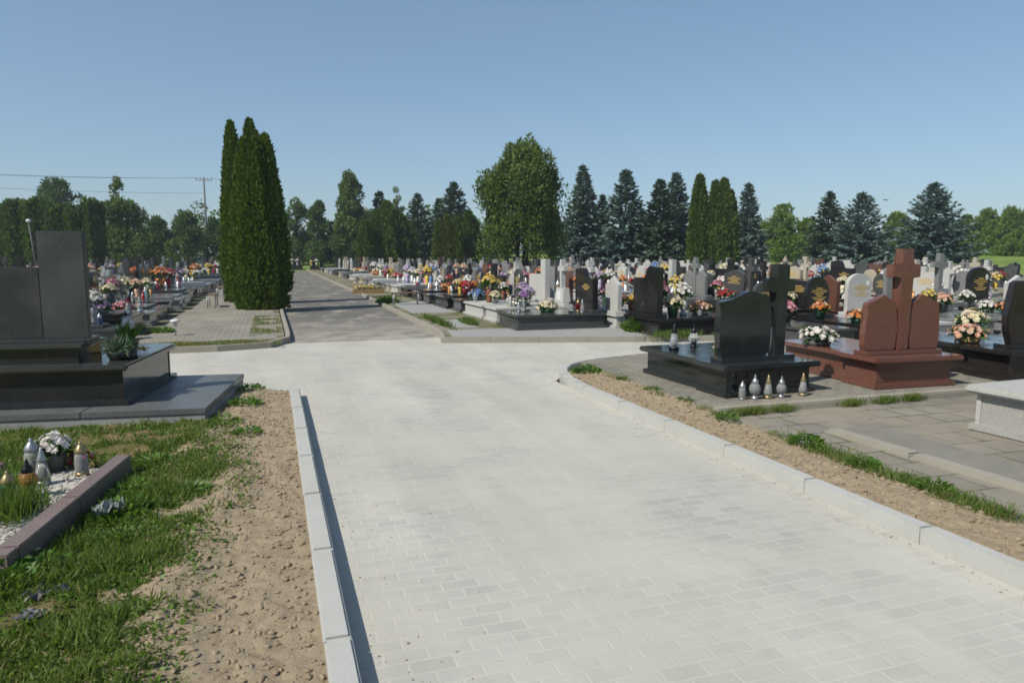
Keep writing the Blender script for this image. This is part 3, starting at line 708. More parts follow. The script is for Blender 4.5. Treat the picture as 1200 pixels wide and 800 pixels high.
MB().lathe([(0, 0), (.08, .02), (.13, .1), (.1, .18), (0, .21)], 12, (-.22, 0, hl)).build('lamp_head', 'obj', t, (.75, .75, .72))
tag(t, 'pale leaning lamp post with round white head before the dark hedge', 'lamp')
t = empty('garden_light', (-1.98, 16.4, .09)); MB().tube([(0, 0, 0), (0, 0, .22)], .012, 6).build('stake', 'metal', t)
MB().lathe([(.03, .2), (.05, .28), (.11, .30), (.09, .33), (0, .36)], 12).build('lamp_head', 'obj', t, (.6, .6, .6)); tag(t, 'small solar light on a stake at the edge of the brick walk', 'garden light')
bxp, byp = at(1031, 60); b = MB().blob((0, 0, 0), .09, 1, .05, .6); b.tube([(0, -.12, 0), (0, .16, 0)], [.03, .01], 5)
b.prism([(-.38, .08), (0, .02), (.38, .08), (0, -.03)], -.05, .05); o = b.build('bird', 'wire'); o.location = (bxp, byp, hgt(236, 60)); tag(o, 'small dark bird flying in the sky above the grey spruces', 'bird')

# ------------------------------------------------------------------ flowers and lanterns
PAL = {'red': (.46, .045, .05), 'orange': (.70, .25, .06), 'yellow': (.74, .54, .10), 'white': (.80, .78, .72), 'pink': (.68, .25, .34), 'purple': (.33, .17, .45),
       'blue': (.18, .32, .62), 'cream': (.78, .71, .47), 'peach': (.76, .45, .30), 'lilac': (.55, .42, .62)}
def bouquet_shape(kind, n, far):
    P_, L_, F_ = (MB(), MB(), MB()) if not far else (MB(),)*3
    P_.mi = 0
    if kind == 'potted':
        P_.lathe([(0, 0), (.085, 0), (.115, .16), (.122, .18), (.10, .18), (.0, .16)], 10 if far else 16)
        cz, rr, hh = .24, .2, .2
    elif kind == 'vase':
        P_.lathe([(0, 0), (.06, 0), (.075, .02), (.045, .06), (.07, .14), (.085, .24), (.06, .28), (0, .26)], 10 if far else 16)
        cz, rr, hh = .40, .2, .24
    else:
        P_.lathe([(0, 0), (.16, 0), (.18, .05), (.12, .08), (0, .07)], 10 if far else 16); cz, rr, hh = .12, .28, .16
    if far: P_.mi = 1
    for k in range(n*2 if not far else n):
        a = rnd.uniform(0, 2*PI); e = rnd.uniform(-.3, 1.3); d = (math.cos(a), math.sin(a), e)
        L_.leaf((rr*.45*math.cos(a)*rnd.random(), rr*.45*math.sin(a)*rnd.random(), cz-hh*.25+.3*hh*rnd.random()), d, rnd.uniform(.12, .24)*(1.2 if kind == 'spray' else 1), rnd.uniform(.035, .07))
    if far: P_.mi = 2
    for k in range(n):
        a = k*2.399; q = math.sqrt((k+.5)/n); e = 1-q*q*.9
        c = (rr*q*math.cos(a)+rnd.gauss(0, .012), rr*q*math.sin(a)+rnd.gauss(0, .012), cz+hh*e*.75+rnd.uniform(-.03, .04))
        F_.head(c, rnd.uniform(.039, .055)*(1.2 if far else 1), (c[0]*2.2/rr, c[1]*2.2/rr, .5+e), 5 if far else 7)
        if not far and k % 1 == 0: F_.head((c[0], c[1], c[2]+.008), .03, (c[0]*2/rr, c[1]*2/rr, .7+e), 5)
    return P_, L_, F_
BQ = {}; BQF = {}
for kd, n in (('potted', 36), ('vase', 30), ('spray', 44)):
    for var in range(2):
        t = empty('bouquet'); p, l, f = bouquet_shape(kd, n, False)
        p.build('pot', 'obj', t, (.1, .1, .1)); l.build('leaves', 'flower_leaf', t); f.build('petals', 'petal', t)
        BQ[kd, var] = t; register(t)
        p, l, f = bouquet_shape(kd, n-4, True); BQF[kd, var] = p.build('bouquet', ['obj', 'flower_leaf', 'petal'])
USED = set()
def take(proto, colors=None):
    return dup(proto, None, colors)
POTC = [(.08, .08, .08), (.03, .10, .05), (.55, .53, .5), (.22, .07, .04), (.3, .3, .3)]
def bouquet(loc, kind, color, label, group=None, far=False, s=1.0, rz=None):
    rgb = PAL[color]; v = rnd.randrange(2)
    if far: o = take(BQF[kind, v]); o.color = (*rgb, 1)
    else: o = take(BQ[kind, v], {'petals': rgb, 'pot': rnd.choice(POTC)})
    o.location = loc; o.rotation_euler = (0, 0, rnd.random()*6.28 if rz is None else rz); o.scale = (s, s, s*rnd.uniform(.9, 1.1))
    return tag(o, label, 'flowers', group)
LP = {'jar': ([(0, .03), (.052, .03), (.055, .05), (.055, .17), (.045, .2), (0, .2)], [(.047, .2), (.052, .215), (.047, .235), (.025, .27), (.012, .285), (.014, .3), (0, .31)], [(0, 0), (.058, 0), (.058, .02), (.05, .032), (0, .032)]),
      'globe': ([(0, .05), (.03, .05), (.06, .085), (.075, .13), (.062, .18), (.04, .205), (0, .205)], [(.042, .205), (.046, .22), (.035, .25), (.014, .275), (.016, .29), (.006, .31), (0, .33)], [(0, 0), (.05, 0), (.045, .02), (.03, .052), (0, .052)]),
      'cone': ([(0, .04), (.06, .04), (.058, .09), (.036, .22), (0, .22)], [(.04, .22), (.042, .235), (.026, .27), (.02, .3), (.006, .34), (0, .345)], [(0, 0), (.062, 0), (.066, .02), (.06, .042), (0, .042)])}
LN = {}; LNF = {}
for kd, (a, b_, c_) in LP.items():
    t = empty('grave_lantern'); MB().lathe(a, 20).build('glass', 'glass', t); MB().lathe(b_, 20).build('lid', 'lid', t); MB().lathe(c_, 20).build('base', 'lid', t)
    LN[kd] = t; register(t)
    m = MB(); m.lathe(a, 10); m.mi = 1; m.lathe(b_, 10); m.lathe(c_, 10); LNF[kd] = m.build('grave_lantern', ['glass_far', 'lid'])
GLC = {'clear': (.88, .9, .9), 'red': (.36, .03, .03), 'white': (.8, .8, .77), 'yellow': (.6, .46, .15), 'green': (.08, .22, .1), 'blue': (.12, .18, .36), 'orange': (.6, .3, .1)}
LDC = {'silver': (.36, .36, .37), 'gold': (.34, .26, .13), 'black': (.02, .02, .022)}
def lantern(loc, kind, glass, lid, label, group=None, far=False, s=1.0):
    if far: o = take(LNF[kind]); o.color = (*GLC[glass], 1)
    else: o = take(LN[kind], {'glass': GLC[glass], 'lid': LDC[lid], 'base': LDC[lid]})
    o.location = loc; o.scale = (s, s, s*rnd.uniform(.9, 1.12)); o.rotation_euler = (0, 0, rnd.random()*6)
    return tag(o, label, 'lantern', group)

# ------------------------------------------------------------------ tombs
def arc(cx, cz, rx, rz, a0, a1, n): return [(cx+rx*math.cos(a0+(a1-a0)*i/n), cz+rz*math.sin(a0+(a1-a0)*i/n)) for i in range(n+1)]
def stone_outline(kind, w, h):
    a = w/2
    if kind == 'arch': return [(-a, 0), (a, 0)]+arc(0, h*.72, a, h*.28, 0, PI, 12)
    if kind == 'gable': return [(-a*.92, 0), (a*.92, 0), (a, h*.78), (a*.55, h*.84), (0, h), (-a*.55, h*.84), (-a, h*.78)]
    if kind == 'wave': return [(-a*.93, 0), (a*.93, 0), (a*.97, h*.3), (a, h*.6), (a*.96, h*.84), (a*.8, h*.87), (a*.55, h*.93), (a*.28, h), (0, h*.985), (-a*.4, h*.92), (-a*.7, h*.87), (-a, h*.86), (-a*.95, h*.6), (-a*.92, h*.3)]
    if kind == 'steps': return [(-a, 0), (a, 0), (a, h*.74), (a*.1, h*.74), (a*.02, h*.78), (-a*.12, h*.95), (-a*.3, h), (-a, h*.97)]
    if kind == 'oval': return arc(0, h*.52, a, h*.52, -PI*.38, PI*1.38, 20)
    if kind == 'ears': return [(-a*.9, 0), (a*.9, 0), (a, h*.8), (a*.72, h*.86), (a*.5, h*.85)]+arc(0, h*.84, a*.42, h*.16, 0, PI, 8)+[(-a*.5, h*.85), (-a*.72, h*.86), (-a, h*.8)]
    return [(-a, 0), (a, 0), (a, h*.97), (a*.94, h), (-a*.94, h), (-a, h*.97)]
def cross_outline(w, h, t, az): return [(-t/2, 0), (t/2, 0), (t/2, az-t/2), (w/2, az-t/2), (w/2, az+t/2), (t/2, az+t/2), (t/2, h), (-t/2, h), (-t/2, az+t/2), (-w/2, az+t/2), (-w/2, az-t/2), (-t/2, az-t/2)]
def shift(poly, dx, dz): return [(x+dx, z+dz) for x, z in poly]
def lines(b, cx, w, z0, rows, y, lh=.024):
    """rows of small raised letter strokes, too small to read"""
    z = z0
    for k, frac in enumerate(rows):
        x = cx-w*frac/2
        while x < cx+w*frac/2:
            l = lh*rnd.uniform(.5, .8); big = 1.0 if frac < .7 else .7
            b.box(x, x+l*.8, y-.003, y+.002, z-lh*big*rnd.uniform(.7, 1), z)
            x += l
        z -= lh*big+.0195
KW = {'arch': 1.0, 'gable': 1.0, 'wave': 1.9, 'steps': 1.5, 'oval': 1.0, 'ears': 1.05, 'rect': 1.8, 'cross': 1.0, 'twin': 1.9, 'pillar': 1.8}
def tomb_parts(kind, mat, far):
    """yields (part name, MB, material); local frame: headstone over y=0 looking to -y, foot at y=-2"""
    w = KW[kind]; a = w/2; bv = 0 if far else .01; sl = -2.02
    b = MB().box(-a-.03, a+.03, sl-.03, .2, 0, .07, bv); b.box(-a+.03, a-.03, sl+.03, .14, .07, .3); yield 'base', b, mat
    s = MB().box(-a-.02, a+.02, sl-.02, .19, .3, .365, bv*1.6)
    if kind in ('wave', 'rect', 'twin', 'gable'): s.box(-a+.2, a-.2, sl+.25, -.35, .365, .43, bv)
    yield 'slab', s, mat
    p = MB().box(-a*.82, a*.82, -.12, .14, .365, .44, bv); yield 'plinth', p, mat
    z = .44; ins = []
    def hs(poly, t=.055): return MB().prism(shift(poly, 0, z), -t, t, 0 if far else .008)
    if kind in ('arch', 'gable', 'oval', 'ears'):
        h = {'arch': .85, 'gable': .92, 'oval': .78, 'ears': .95}[kind]; ww = {'arch': .66, 'gable': .72, 'oval': .62, 'ears': .74}[kind]
        yield 'headstone', hs(stone_outline(kind, ww, h)), mat
        if not far:
            i = MB(); lines(i, .03, ww*.72, z+h*.72, (.35, .8, .9, .5, .3, .85, .6), -.056); yield 'lettering', i, 'gilt'
            if kind in ('arch', 'ears'): yield 'photo_plaque', MB().prism(shift(arc(0, 0, .045, .06, 0, 2*PI*.93, 14), ww*.33, z+h*.74), -.062, -.054), 'obj'
    elif kind == 'wave':
        yield 'headstone', MB().prism(shift(stone_outline('wave', 1.0, .8), -.22, z), -.06, .06, 0 if far else .008), mat
        yield 'cross', MB().prism(shift(cross_outline(.42, 1.15, .14, .82), .52, z), -.06, .06, 0 if far else .008), mat
        if not far: i = MB(); lines(i, -.2, .7, z+.6, (.3, .8, .9, .5, .8, .9), -.061); yield 'lettering', i, 'gilt'
    elif kind == 'steps':
        yield 'headstone', hs(stone_outline('steps', 1.05, 1.0), .07), mat
        if not far: i = MB(); lines(i, .12, .5, z+.6, (.4, .9, .8, .4), -.071); yield 'lettering', i, 'gilt'
    elif kind == 'rect':
        yield 'headstone', MB().prism(shift(stone_outline('rect', 1.0, .66), .15, z), -.06, .06, 0 if far else .006), mat
        yield 'column', MB().box(-.62, -.37, -.09, .09, z, z+1.08, bv), mat
        if not far: i = MB(); lines(i, .15, .8, z+.52, (.3, .8, .9, .5, .8), -.061); yield 'lettering', i, 'gilt'
    elif kind == 'twin':
        for sx in (-1, 1): yield 'headstone', MB().prism([(x*sx+sx*.38, zz+z) for x, zz in stone_outline('gable', .56, .78)], -.05, .05, 0 if far else .008), mat
        yield 'cross', MB().prism(shift(cross_outline(.42, 1.2, .15, .92), 0, z), -.055, .055, 0 if far else .008), mat
    elif kind == 'cross':
        yield 'headstone', MB().box(-.3, .3, -.12, .12, z, z+.38, bv, .04), mat
        yield 'cross', MB().prism(shift(cross_outline(.44, .74, .12, .5), 0, z+.38), -.06, .06, 0 if far else .008), mat
        if not far: i = MB(); i.box(-.12, .12, -.115, -.09, z+.08, z+.3); yield 'plate', i, 'obj'
    elif kind == 'pillar':
        yield 'headstone', MB().prism(shift(stone_outline('rect', .95, .72), -.25, z), -.05, .05, 0 if far else .006), mat
        yield 'column', MB().box(.27, .62, -.08, .08, z, z+1.15, bv), mat
        yield 'lantern_shelf', MB().box(-.86, .86, .02, .12, z-.002, z+.06), mat
TP = {}; TPF = {}
for kd in KW:
    for mat in ('granite', 'terrazzo'):
        t = empty('tomb')
        for nm, b, mt in tomb_parts(kd, mat, False): b.build(nm, mt, t, (.7, .7, .68) if nm in ('photo_plaque', 'plate') else (.62, .42, .12) if nm == 'lettering' else None)
        hd = next(c for c in t.children if c.name.startswith('headstone'))
        for c in list(t.children):
            if c.name.split('.')[0] in ('lettering', 'photo_plaque', 'plate'): c.parent = hd
        TP[kd, mat] = t; register(t)
    me = None; bms = MB()
    for nm, b, mt in tomb_parts(kd, 'granite_far', True):
        if mt != 'granite_far': continue
        tmp = bpy.data.meshes.new('tmp'); bmesh.ops.recalc_face_normals(b.bm, faces=b.bm.faces); b.bm.to_mesh(tmp); bms.bm.from_mesh(tmp); bpy.data.meshes.remove(tmp); b.bm.free()
    TPF[kd] = bms.build('tomb', 'granite_far')
STONE = {'black': (.014, .014, .015), 'dark grey': (.055, .057, .058), 'grey': (.17, .172, .17), 'pale grey': (.40, .395, .375), 'red brown': (.105, .048, .036), 'dark green': (.025, .035, .03), 'beige': (.36, .31, .24)}
SHAPE = {'arch': 'arched', 'gable': 'pointed', 'wave': 'wavy topped', 'steps': 'stepped', 'oval': 'oval', 'ears': 'shouldered', 'rect': 'flat topped', 'cross': 'stone cross', 'twin': 'twin stone', 'pillar': 'column'}
ORD = 'first second third fourth fifth sixth seventh eighth ninth tenth eleventh twelfth thirteenth fourteenth fifteenth sixteenth seventeenth eighteenth nineteenth twentieth'.split()
ORD += ['twenty-'+x for x in ORD[:9]]+['thirtieth']+['thirty-'+x for x in ORD[:9]]
TOMBS = []; EXTRAS = []
def dist(x, y): return math.hypot(x, y)
def in_view(x, y, m=1.2):
    z = x*math.sin(YAW)+y*math.cos(YAW); l = x*math.cos(YAW)-y*math.sin(YAW)
    return z > 3 and abs(l)-m < z*600/FPX
def tomb(x, y, rz, kind, col, row, heads=None, zs=None, stuff=None, near=None, hcol=None, ins=(.62, .42, .12)):
    d = dist(x, y); far = d > 34 if near is None else not near; zs = zs or rnd.uniform(.84, 1.06)
    rgb = STONE[col]
    if far: o = take(TPF[kind]); o.color = (*rgb, 1)
    else:
        mat = 'terrazzo' if col in ('pale grey', 'beige') else 'granite'
        h = STONE[hcol] if hcol else rgb
        o = take(TP[kind, mat], dict(base=rgb, slab=rgb, plinth=rgb, headstone=h, cross=h, column=h, lantern_shelf=rgb, lettering=ins))
    o.location = (x, y, .084); o.rotation_euler = (0, 0, rz); o.scale = (1, 1, zs)
    T = dict(o=o, x=x, y=y, rz=rz, kind=kind, col=col, row=row, d=d, zs=zs, far=far, ex=[]); TOMBS.append(T)
    decorate(T, stuff); return T
def onto(T, lx, ly, z=.366):
    c, s = math.cos(T['rz']), math.sin(T['rz']); return (T['x']+c*lx-s*ly, T['y']+s*lx+c*ly, .084+z*T['zs'])
def decorate(T, stuff):
    """flowers and lanterns on the slab: stuff is a list of ('b', kind, colour, x, y) / ('l', kind, glass, lid, x, y)"""
    w = KW[T['kind']]; d = T['d']; lst = []
    inner = .43 if T['kind'] in ('wave', 'rect', 'twin', 'gable') else .366
    def zz(lx, ly): return inner+.001 if abs(lx) < w/2-.25 and -1.7 < ly < -.42 else .366
    if stuff is not None: lst = stuff
    else:
        cols = []
        while len(cols) < 3:
            q = rnd.choice(FW)
            if q not in cols: cols.append(q)
        nb = rnd.choice((1, 1, 2, 2)) if d < 34 else rnd.choice((1, 1, 2)) if d < 55 else rnd.choice((0, 1, 1))
        sl = [(-w*.28, -.42), (w*.28, -.4), (0, -.75)]; rnd.shuffle(sl)
        for k in range(nb): lst.append(('b', rnd.choice(('potted', 'vase', 'vase', 'spray')), cols[k], sl[k][0], sl[k][1]))
        nl = rnd.choice((2, 3, 3)) if d < 26 else rnd.choice((1, 2, 3)) if d < 42 else 0
        gl = rnd.sample(['clear', 'white', 'clear' if 0 else 'red', 'yellow', 'orange'], 2)+[rnd.choice(['green', 'blue'])]; gl[0] = 'clear'; gl[1] = 'red' if gl[1] == 'clear' else gl[1]
        for k in range(nl): lst.append(('l', rnd.choice(list(LP)), gl[k], rnd.choice(list(LDC)), rnd.uniform(-w*.35, w*.35), rnd.uniform(-1.3, -.65)))
    for e in lst:
        if e[0] == 'b':
            p = onto(T, e[3], e[4], zz(e[3], e[4])); s = rnd.uniform(.85, 1.25) if d < 30 else rnd.uniform(1.05, 1.5)
            o = bouquet(p, e[1], e[2], None, None, T['far'] or d > 24, s); T['ex'].append((o, e))
        else:
            p = onto(T, e[4], e[5], zz(e[4], e[5])); o = lantern(p, e[1], e[2], e[3], None, None, T['far'] or d > 24, rnd.uniform(.75, 1.05)); T['ex'].append((o, e))

FW = ['white']*7+['yellow']*4+['cream']*4+['pink']*3+['orange']*3+['peach']*3+['red']*3+['lilac']*2+['purple', 'blue']
RK = list(KW); RC = ['black']*4+['dark grey']*4+['grey']*4+['pale grey']*4+['red brown']+['dark green', 'beige']
RCD = ['black']*5+['dark grey']*4+['grey']*2+['pale grey', 'red brown', 'dark green']
def run(row, xh, face, y0, y1, first=()):
    rz = -PI/2 if face < 0 else PI/2; y = y0; i = 0
    while y < y1:
        kd, cl, st, kw = (first[i] + (None,)*4)[:4] if i < len(first) else (None,)*4
        kd = kd or rnd.choice(RK); cl = cl or rnd.choice(RC if face*xh > -60 and xh > 0 else RCD); w = KW[kd]
        yc = y+w/2; xx = xh+rnd.uniform(-.08, .08)
        if in_view(xx+face*1.0, yc) or i < len(first): tomb(xx, yc, rz+rnd.uniform(-.02, .02), kd, cl, row, stuff=st, **(kw or {}))
        y += w+rnd.choice((.35, .45, .6, .9 if i > 4 else .5)); i += 1
B, Lt = 'b', 'l'
run('first row from the asphalt', 7.28, -1, 14.98, 88, [
    ('steps', 'dark grey', [(B, 'spray', 'cream', .1, -1.05), (B, 'vase', 'purple', -.3, -1.5), (Lt, 'jar', 'clear', 'black', .35, -.55), (Lt, 'cone', 'white', 'silver', .45, -.3), (Lt, 'globe', 'red', 'gold', .2, -.3), (Lt, 'globe', 'clear', 'silver', -.1, -1.7)], {'hcol': 'black'}),
    ('cross', 'pale grey', [(B, 'vase', 'lilac', -.2, -.9), (Lt, 'globe', 'clear', 'gold', -.2, -1.45), (Lt, 'jar', 'white', 'silver', .1, -1.5), (B, 'spray', 'white', .1, -1.2)], {'zs': 1.02}),
    ('pillar', 'pale grey', [(B, 'vase', 'yellow', -.1, -1.5), (B, 'potted', 'cream', .45, -1.5), (B, 'vase', 'lilac', .2, -.6), (Lt, 'globe', 'clear', 'silver', -.5, -1.8)], {'zs': 1.0}),
    ('arch', 'dark grey', [(B, 'vase', 'white', 0, -.5), (B, 'spray', 'blue', .1, -1.4), (Lt, 'cone', 'yellow', 'gold', -.1, -1.0)]),
    ('rect', 'black', [(B, 'potted', 'red', .2, -1.2), (B, 'vase', 'white', -.3, -1.0), (Lt, 'jar', 'orange', 'gold', -.5, -1.6)]),
    ('ears', 'dark grey', None), ('wave', 'black', [(B, 'spray', 'orange', .2, -.9), (B, 'vase', 'red', -.4, -.6), (B, 'potted', 'peach', .5, -.5), (Lt, 'jar', 'clear', 'silver', 0, -1.5)]),
    ('arch', 'black', None), ('gable', 'grey', None)])
run('second row from the asphalt', 7.72, 1, 12.95, 82, [
    ('steps', 'black', [(B, 'potted', 'cream', -.3, -.45), (B, 'vase', 'pink', .35, -.5), (B, 'vase', 'white', 0, -.9), (B, 'spray', 'peach', .1, -1.4), (Lt, 'jar', 'white', 'black', -.5, -1.0)], {'zs': 1.02}),
    ('gable', 'pale grey', [(B, 'potted', 'yellow', 0, -.5)]), ('cross', 'pale grey', [(B, 'vase', 'pink', .1, -.5), (B, 'potted', 'red', -.2, -.8)], {'zs': 1.0}),
    ('arch', 'red brown', None), ('rect', 'pale grey', None)])
run('third row from the asphalt', 13.2, -1, 14.6, 80, [('rect', 'black', [(B, 'vase', 'lilac', -.4, -.6), (B, 'vase', 'blue', .1, -.5), (B, 'spray', 'white', .3, -1.0), (B, 'potted', 'cream', .5, -.6), (Lt, 'jar', 'red', 'gold', -.1, -1.4)], {'hcol': 'black'}),
    ('wave', 'dark grey', [(B, 'spray', 'red', .2, -.6), (B, 'vase', 'pink', -.4, -.5)]), ('twin', 'grey', None), ('ears', 'black', None)])
run('fourth row from the asphalt', 13.65, 1, 14.3, 78)
run('fifth row from the asphalt', 19.2, -1, 15.6, 78)
run('sixth row from the asphalt', 19.65, 1, 15.4, 76)
run('seventh row from the asphalt', 25.2, -1, 19, 74)
run('eighth row from the asphalt', 25.65, 1, 19.3, 74)
run('ninth row from the asphalt', 31.2, -1, 23, 72)
run('tenth row from the asphalt', 37.4, -1, 27, 72)
run('eleventh row from the asphalt', 43.5, -1, 32, 72)
run('twelfth row from the asphalt', 50, -1, 36, 70)
# row that looks at the camera behind the red tomb
frow = 'row behind the red tomb'
for x, kd, cl, st, kw in ((9.95, 'arch', 'dark grey', [(B, 'potted', 'pink', .1, -.5), (Lt, 'jar', 'white', 'silver', -.2, -.7)], {'zs': .9}),
    (11.25, 'oval', 'black', [(B, 'potted', 'orange', -.32, -.5), (B, 'spray', 'orange', -.1, -1.35), (B, 'spray', 'white', .28, -1.5), (Lt, 'cone', 'blue', 'silver', .1, -1.7)], {}),
    (12.4, 'arch', 'pale grey', [(Lt, 'cone', 'green', 'black', .2, -.6)], {'zs': 1.0}), (13.5, 'ears', 'grey', [(B, 'vase', 'yellow', .3, -.6)], {'zs': 1.14, 'ins': (.7, .7, .68)}),
    (14.75, 'cross', 'grey', [(B, 'potted', 'peach', -.3, -.4), (B, 'vase', 'white', .3, -.5)], {'zs': 1.12}), (16.0, 'arch', 'black', [(B, 'spray', 'white', -.45, -.6), (B, 'spray', 'orange', -.3, -1.1), (Lt, 'jar', 'clear', 'silver', .4, -.5)], {'zs': 1.1}),
    (17.3, 'gable', 'pale grey', None, {}), (18.5, 'rect', 'red brown', None, {})):
    tomb(x, 12.55, rnd.uniform(-.02, .02), kd, cl, frow, stuff=st, **kw)
# rows west of the walk
run('first row off the walk', -4.85, 1, 15.1, 84, [
    ('gable', 'dark grey', [(B, 'spray', 'lilac', 0, -.8), (B, 'vase', 'white', .2, -1.5), (Lt, 'jar', 'blue', 'silver', -.2, -1.7)]),
    ('rect', 'black', [(B, 'vase', 'yellow', -.5, -.7), (B, 'vase', 'orange', .4, -.7), (B, 'spray', 'purple', 0, -1.3), (Lt, 'globe', 'white', 'silver', .2, -1.8)]),
    ('arch', 'grey', [(B, 'vase', 'red', 0, -.5), (B, 'spray', 'pink', .1, -1.3), (Lt, 'cone', 'clear', 'silver', 0, -1.7)]),
    ('wave', 'dark grey', None), ('arch', 'black', None), ('gable', 'grey', None), ('twin', 'grey', None)])
run('second row off the walk', -5.3, -1, 20, 80)
run('third row off the walk', -11, 1, 36, 78)
run('fourth row off the walk', -11.5, -1, 37, 76)
run('fifth row off the walk', -17, 1, 56, 76)
# tombs closing the far end of the asphalt road
for i, (x, kd, cl, c) in enumerate(((.4, 'wave', 'dark grey', 'orange'), (2.7, 'rect', 'black', 'cream'), (5.0, 'gable', 'black', 'yellow'))):
    tomb(x, 92+i*.3, 0, kd, cl, 'row closing the asphalt', stuff=[(B, 'vase', c, -.3, -.5), (B, 'vase', 'red' if i == 0 else 'white', .3, -.6)], near=False, zs=1.3)

# leave out what stands wholly behind other things
bpy.context.view_layer.update(); dg = bpy.context.evaluated_depsgraph_get()
EYES = [Vector((dx, dy, CAM_H)) for dx, dy in ((0, 0), (1.2, -.3), (-1.2, .4))]
def seen(o, pts):
    names = {o.name} | {c.name for c in o.children_recursive}
    for e in EYES:
        for p in pts:
            d = p-e; hit, loc, n, i, ob, m = sc.ray_cast(dg, e, d.normalized(), distance=d.length+.6)
            if not hit or ob.name in names or (loc-e).length > d.length-.12: return True
    return False
def remove(o):
    for c in list(o.children_recursive): bpy.data.objects.remove(c)
    bpy.data.objects.remove(o)
for T in TOMBS:
    c = Vector(T['o'].location); keep = []
    for o, e in T['ex']:
        b = Vector(o.location); s = o.scale.z; hi = {'vase': .58, 'potted': .4, 'spray': .24, 'jar': .3, 'globe': .3, 'cone': .32}[e[1]]
        pts = [b+Vector((dx, dy, hi*q*s)) for q, dx, dy in ((.95, 0, 0), (.7, .08, -.06), (.7, -.08, .06), (.45, 0, 0))]
        if T['d'] < 13 or seen(o, pts): keep.append((o, e))
        else: remove(o)
    T['ex'] = keep
    pts = [Vector((*onto(T, lx, ly, z)[:2], .084+z*T['zs'])) for lx, ly, z in ((0, 0, 1.2), (.25, 0, 1.1), (-.25, 0, 1.1), (-.5, 0, 1.35), (.5, 0, 1.3), (0, 0, .8), (0, -1, .44), (.4, -2.0, .25), (-.4, -2.0, .25), (0, 0, 1.7))]
    T['vis'] = bool(keep) or T['d'] < 17 or seen(T['o'], pts)
    if not T['vis']: remove(T['o'])
TOMBS = [T for T in TOMBS if T['vis']]
TOMBS.sort(key=lambda T: T['d'] if 'closing' not in T['row'] else 1)
rest = TOMBS[292:]; TOMBS = TOMBS[:292]
bm = bmesh.new(); slots = list(STONE)
for T in rest:
    tmp = T['o'].data.copy() if T['o'].data else None
    for o, e in T['ex']: remove(o)
    if tmp:
        n0 = len(bm.faces); tmp.transform(T['o'].matrix_world); bm.from_mesh(tmp); bm.faces.ensure_lookup_table()
        for f in bm.faces[n0:]: f.material_index = slots.index(T['col'])
        bpy.data.meshes.remove(tmp)
    remove(T['o'])
me = bpy.data.meshes.new('distant_tombs'); bm.to_mesh(me); bm.free()
tag(link('distant_tombs', me, [m_plain('far_stone_'+c.replace(' ', '_'), STONE[c], .4) for c in slots]), kind='stuff')
for kk, cap in ((B, 285), (Lt, 250)):
    al = sorted(((T['d'], i, T, x) for T in TOMBS for i, x in enumerate(T['ex']) if x[1][0] == kk), key=lambda q: q[:2])
    for d_, i, T, x in al[cap:]: T['ex'].remove(x); remove(x[0])
rows = {}
for T in TOMBS: rows.setdefault(T['row'], []).append(T)
NS = {'spray': 'spray', 'potted': 'potted posy', 'vase': 'vase bouquet'}
for row, ts in rows.items():
    ts.sort(key=lambda T: T['d'])
    for i, T in enumerate(ts):
        od = ORD[i]; what = f"{T['col']} {SHAPE[T['kind']]} tomb"
        tag(T['o'], f"{what}, {od} in {row}", 'tomb', 'tombs in rows across the cemetery')
        for o, e in T['ex']:
            if e[0] == 'b': tag(o, f"{e[2]} {NS[e[1]]} on {T['col']} tomb, {od} in {row}", 'flowers', 'flowers set out on the tombs')
            else: tag(o, f"{e[2]} glass {e[1]} lantern on {T['col']} tomb, {od} in {row}", 'lantern', 'lanterns set out on the tombs')
print('TOMBS', len(TOMBS), 'BQ', sum(e[0] == 'b' for T in TOMBS for o, e in T['ex']), 'LN', sum(e[0] == 'l' for T in TOMBS for o, e in T['ex']))
for pr in list(BQ.values())+list(LN.values())+list(TP.values()): remove(pr)
for pr in list(BQF.values())+list(LNF.values())+list(TPF.values()): remove(pr)

# ------------------------------------------------------------------ tombs close to the camera, built one by one
SP = {}
def near_bouquet(loc, kind, colors, label, s=1.0, pot=(.1, .1, .1), n=None):
    t = empty('bouquet', loc, rnd.random()*6); n = n or {'potted': 30, 'vase': 24, 'spray': 36}[kind]
    p, l, f = bouquet_shape(kind, n, False); p.build('pot', 'obj', t, pot); l.build('leaves', 'flower_leaf', t); f.build('petals', 'petal', t, PAL[colors[0]])
    t.scale = (s, s, s); return tag(t, label, 'flowers')
def near_lantern(loc, kind, glass, lid, label, s=1.0):
    a, b_, c_ = LP[kind]; t = empty('grave_lantern', loc, rnd.random()*6)
    MB().lathe(a, 24).build('glass', 'glass', t, GLC[glass]); MB().lathe(b_, 24).build('lid', 'lid', t, LDC[lid]); MB().lathe(c_, 24).build('base', 'lid', t, LDC[lid])
    MB().lathe([(0, .05), (.03, .05), (.03, .12), (0, .125)], 12).build('candle', 'obj', t, (.75, .72, .62))
    t.scale = (s, s, s); return tag(t, label, 'lantern')
def frame(o, rz):
    c, s_ = math.cos(rz), math.sin(rz)
    return lambda lx, ly, z: (o[0]+c*lx-s_*ly, o[1]+s_*lx+c*ly, z)

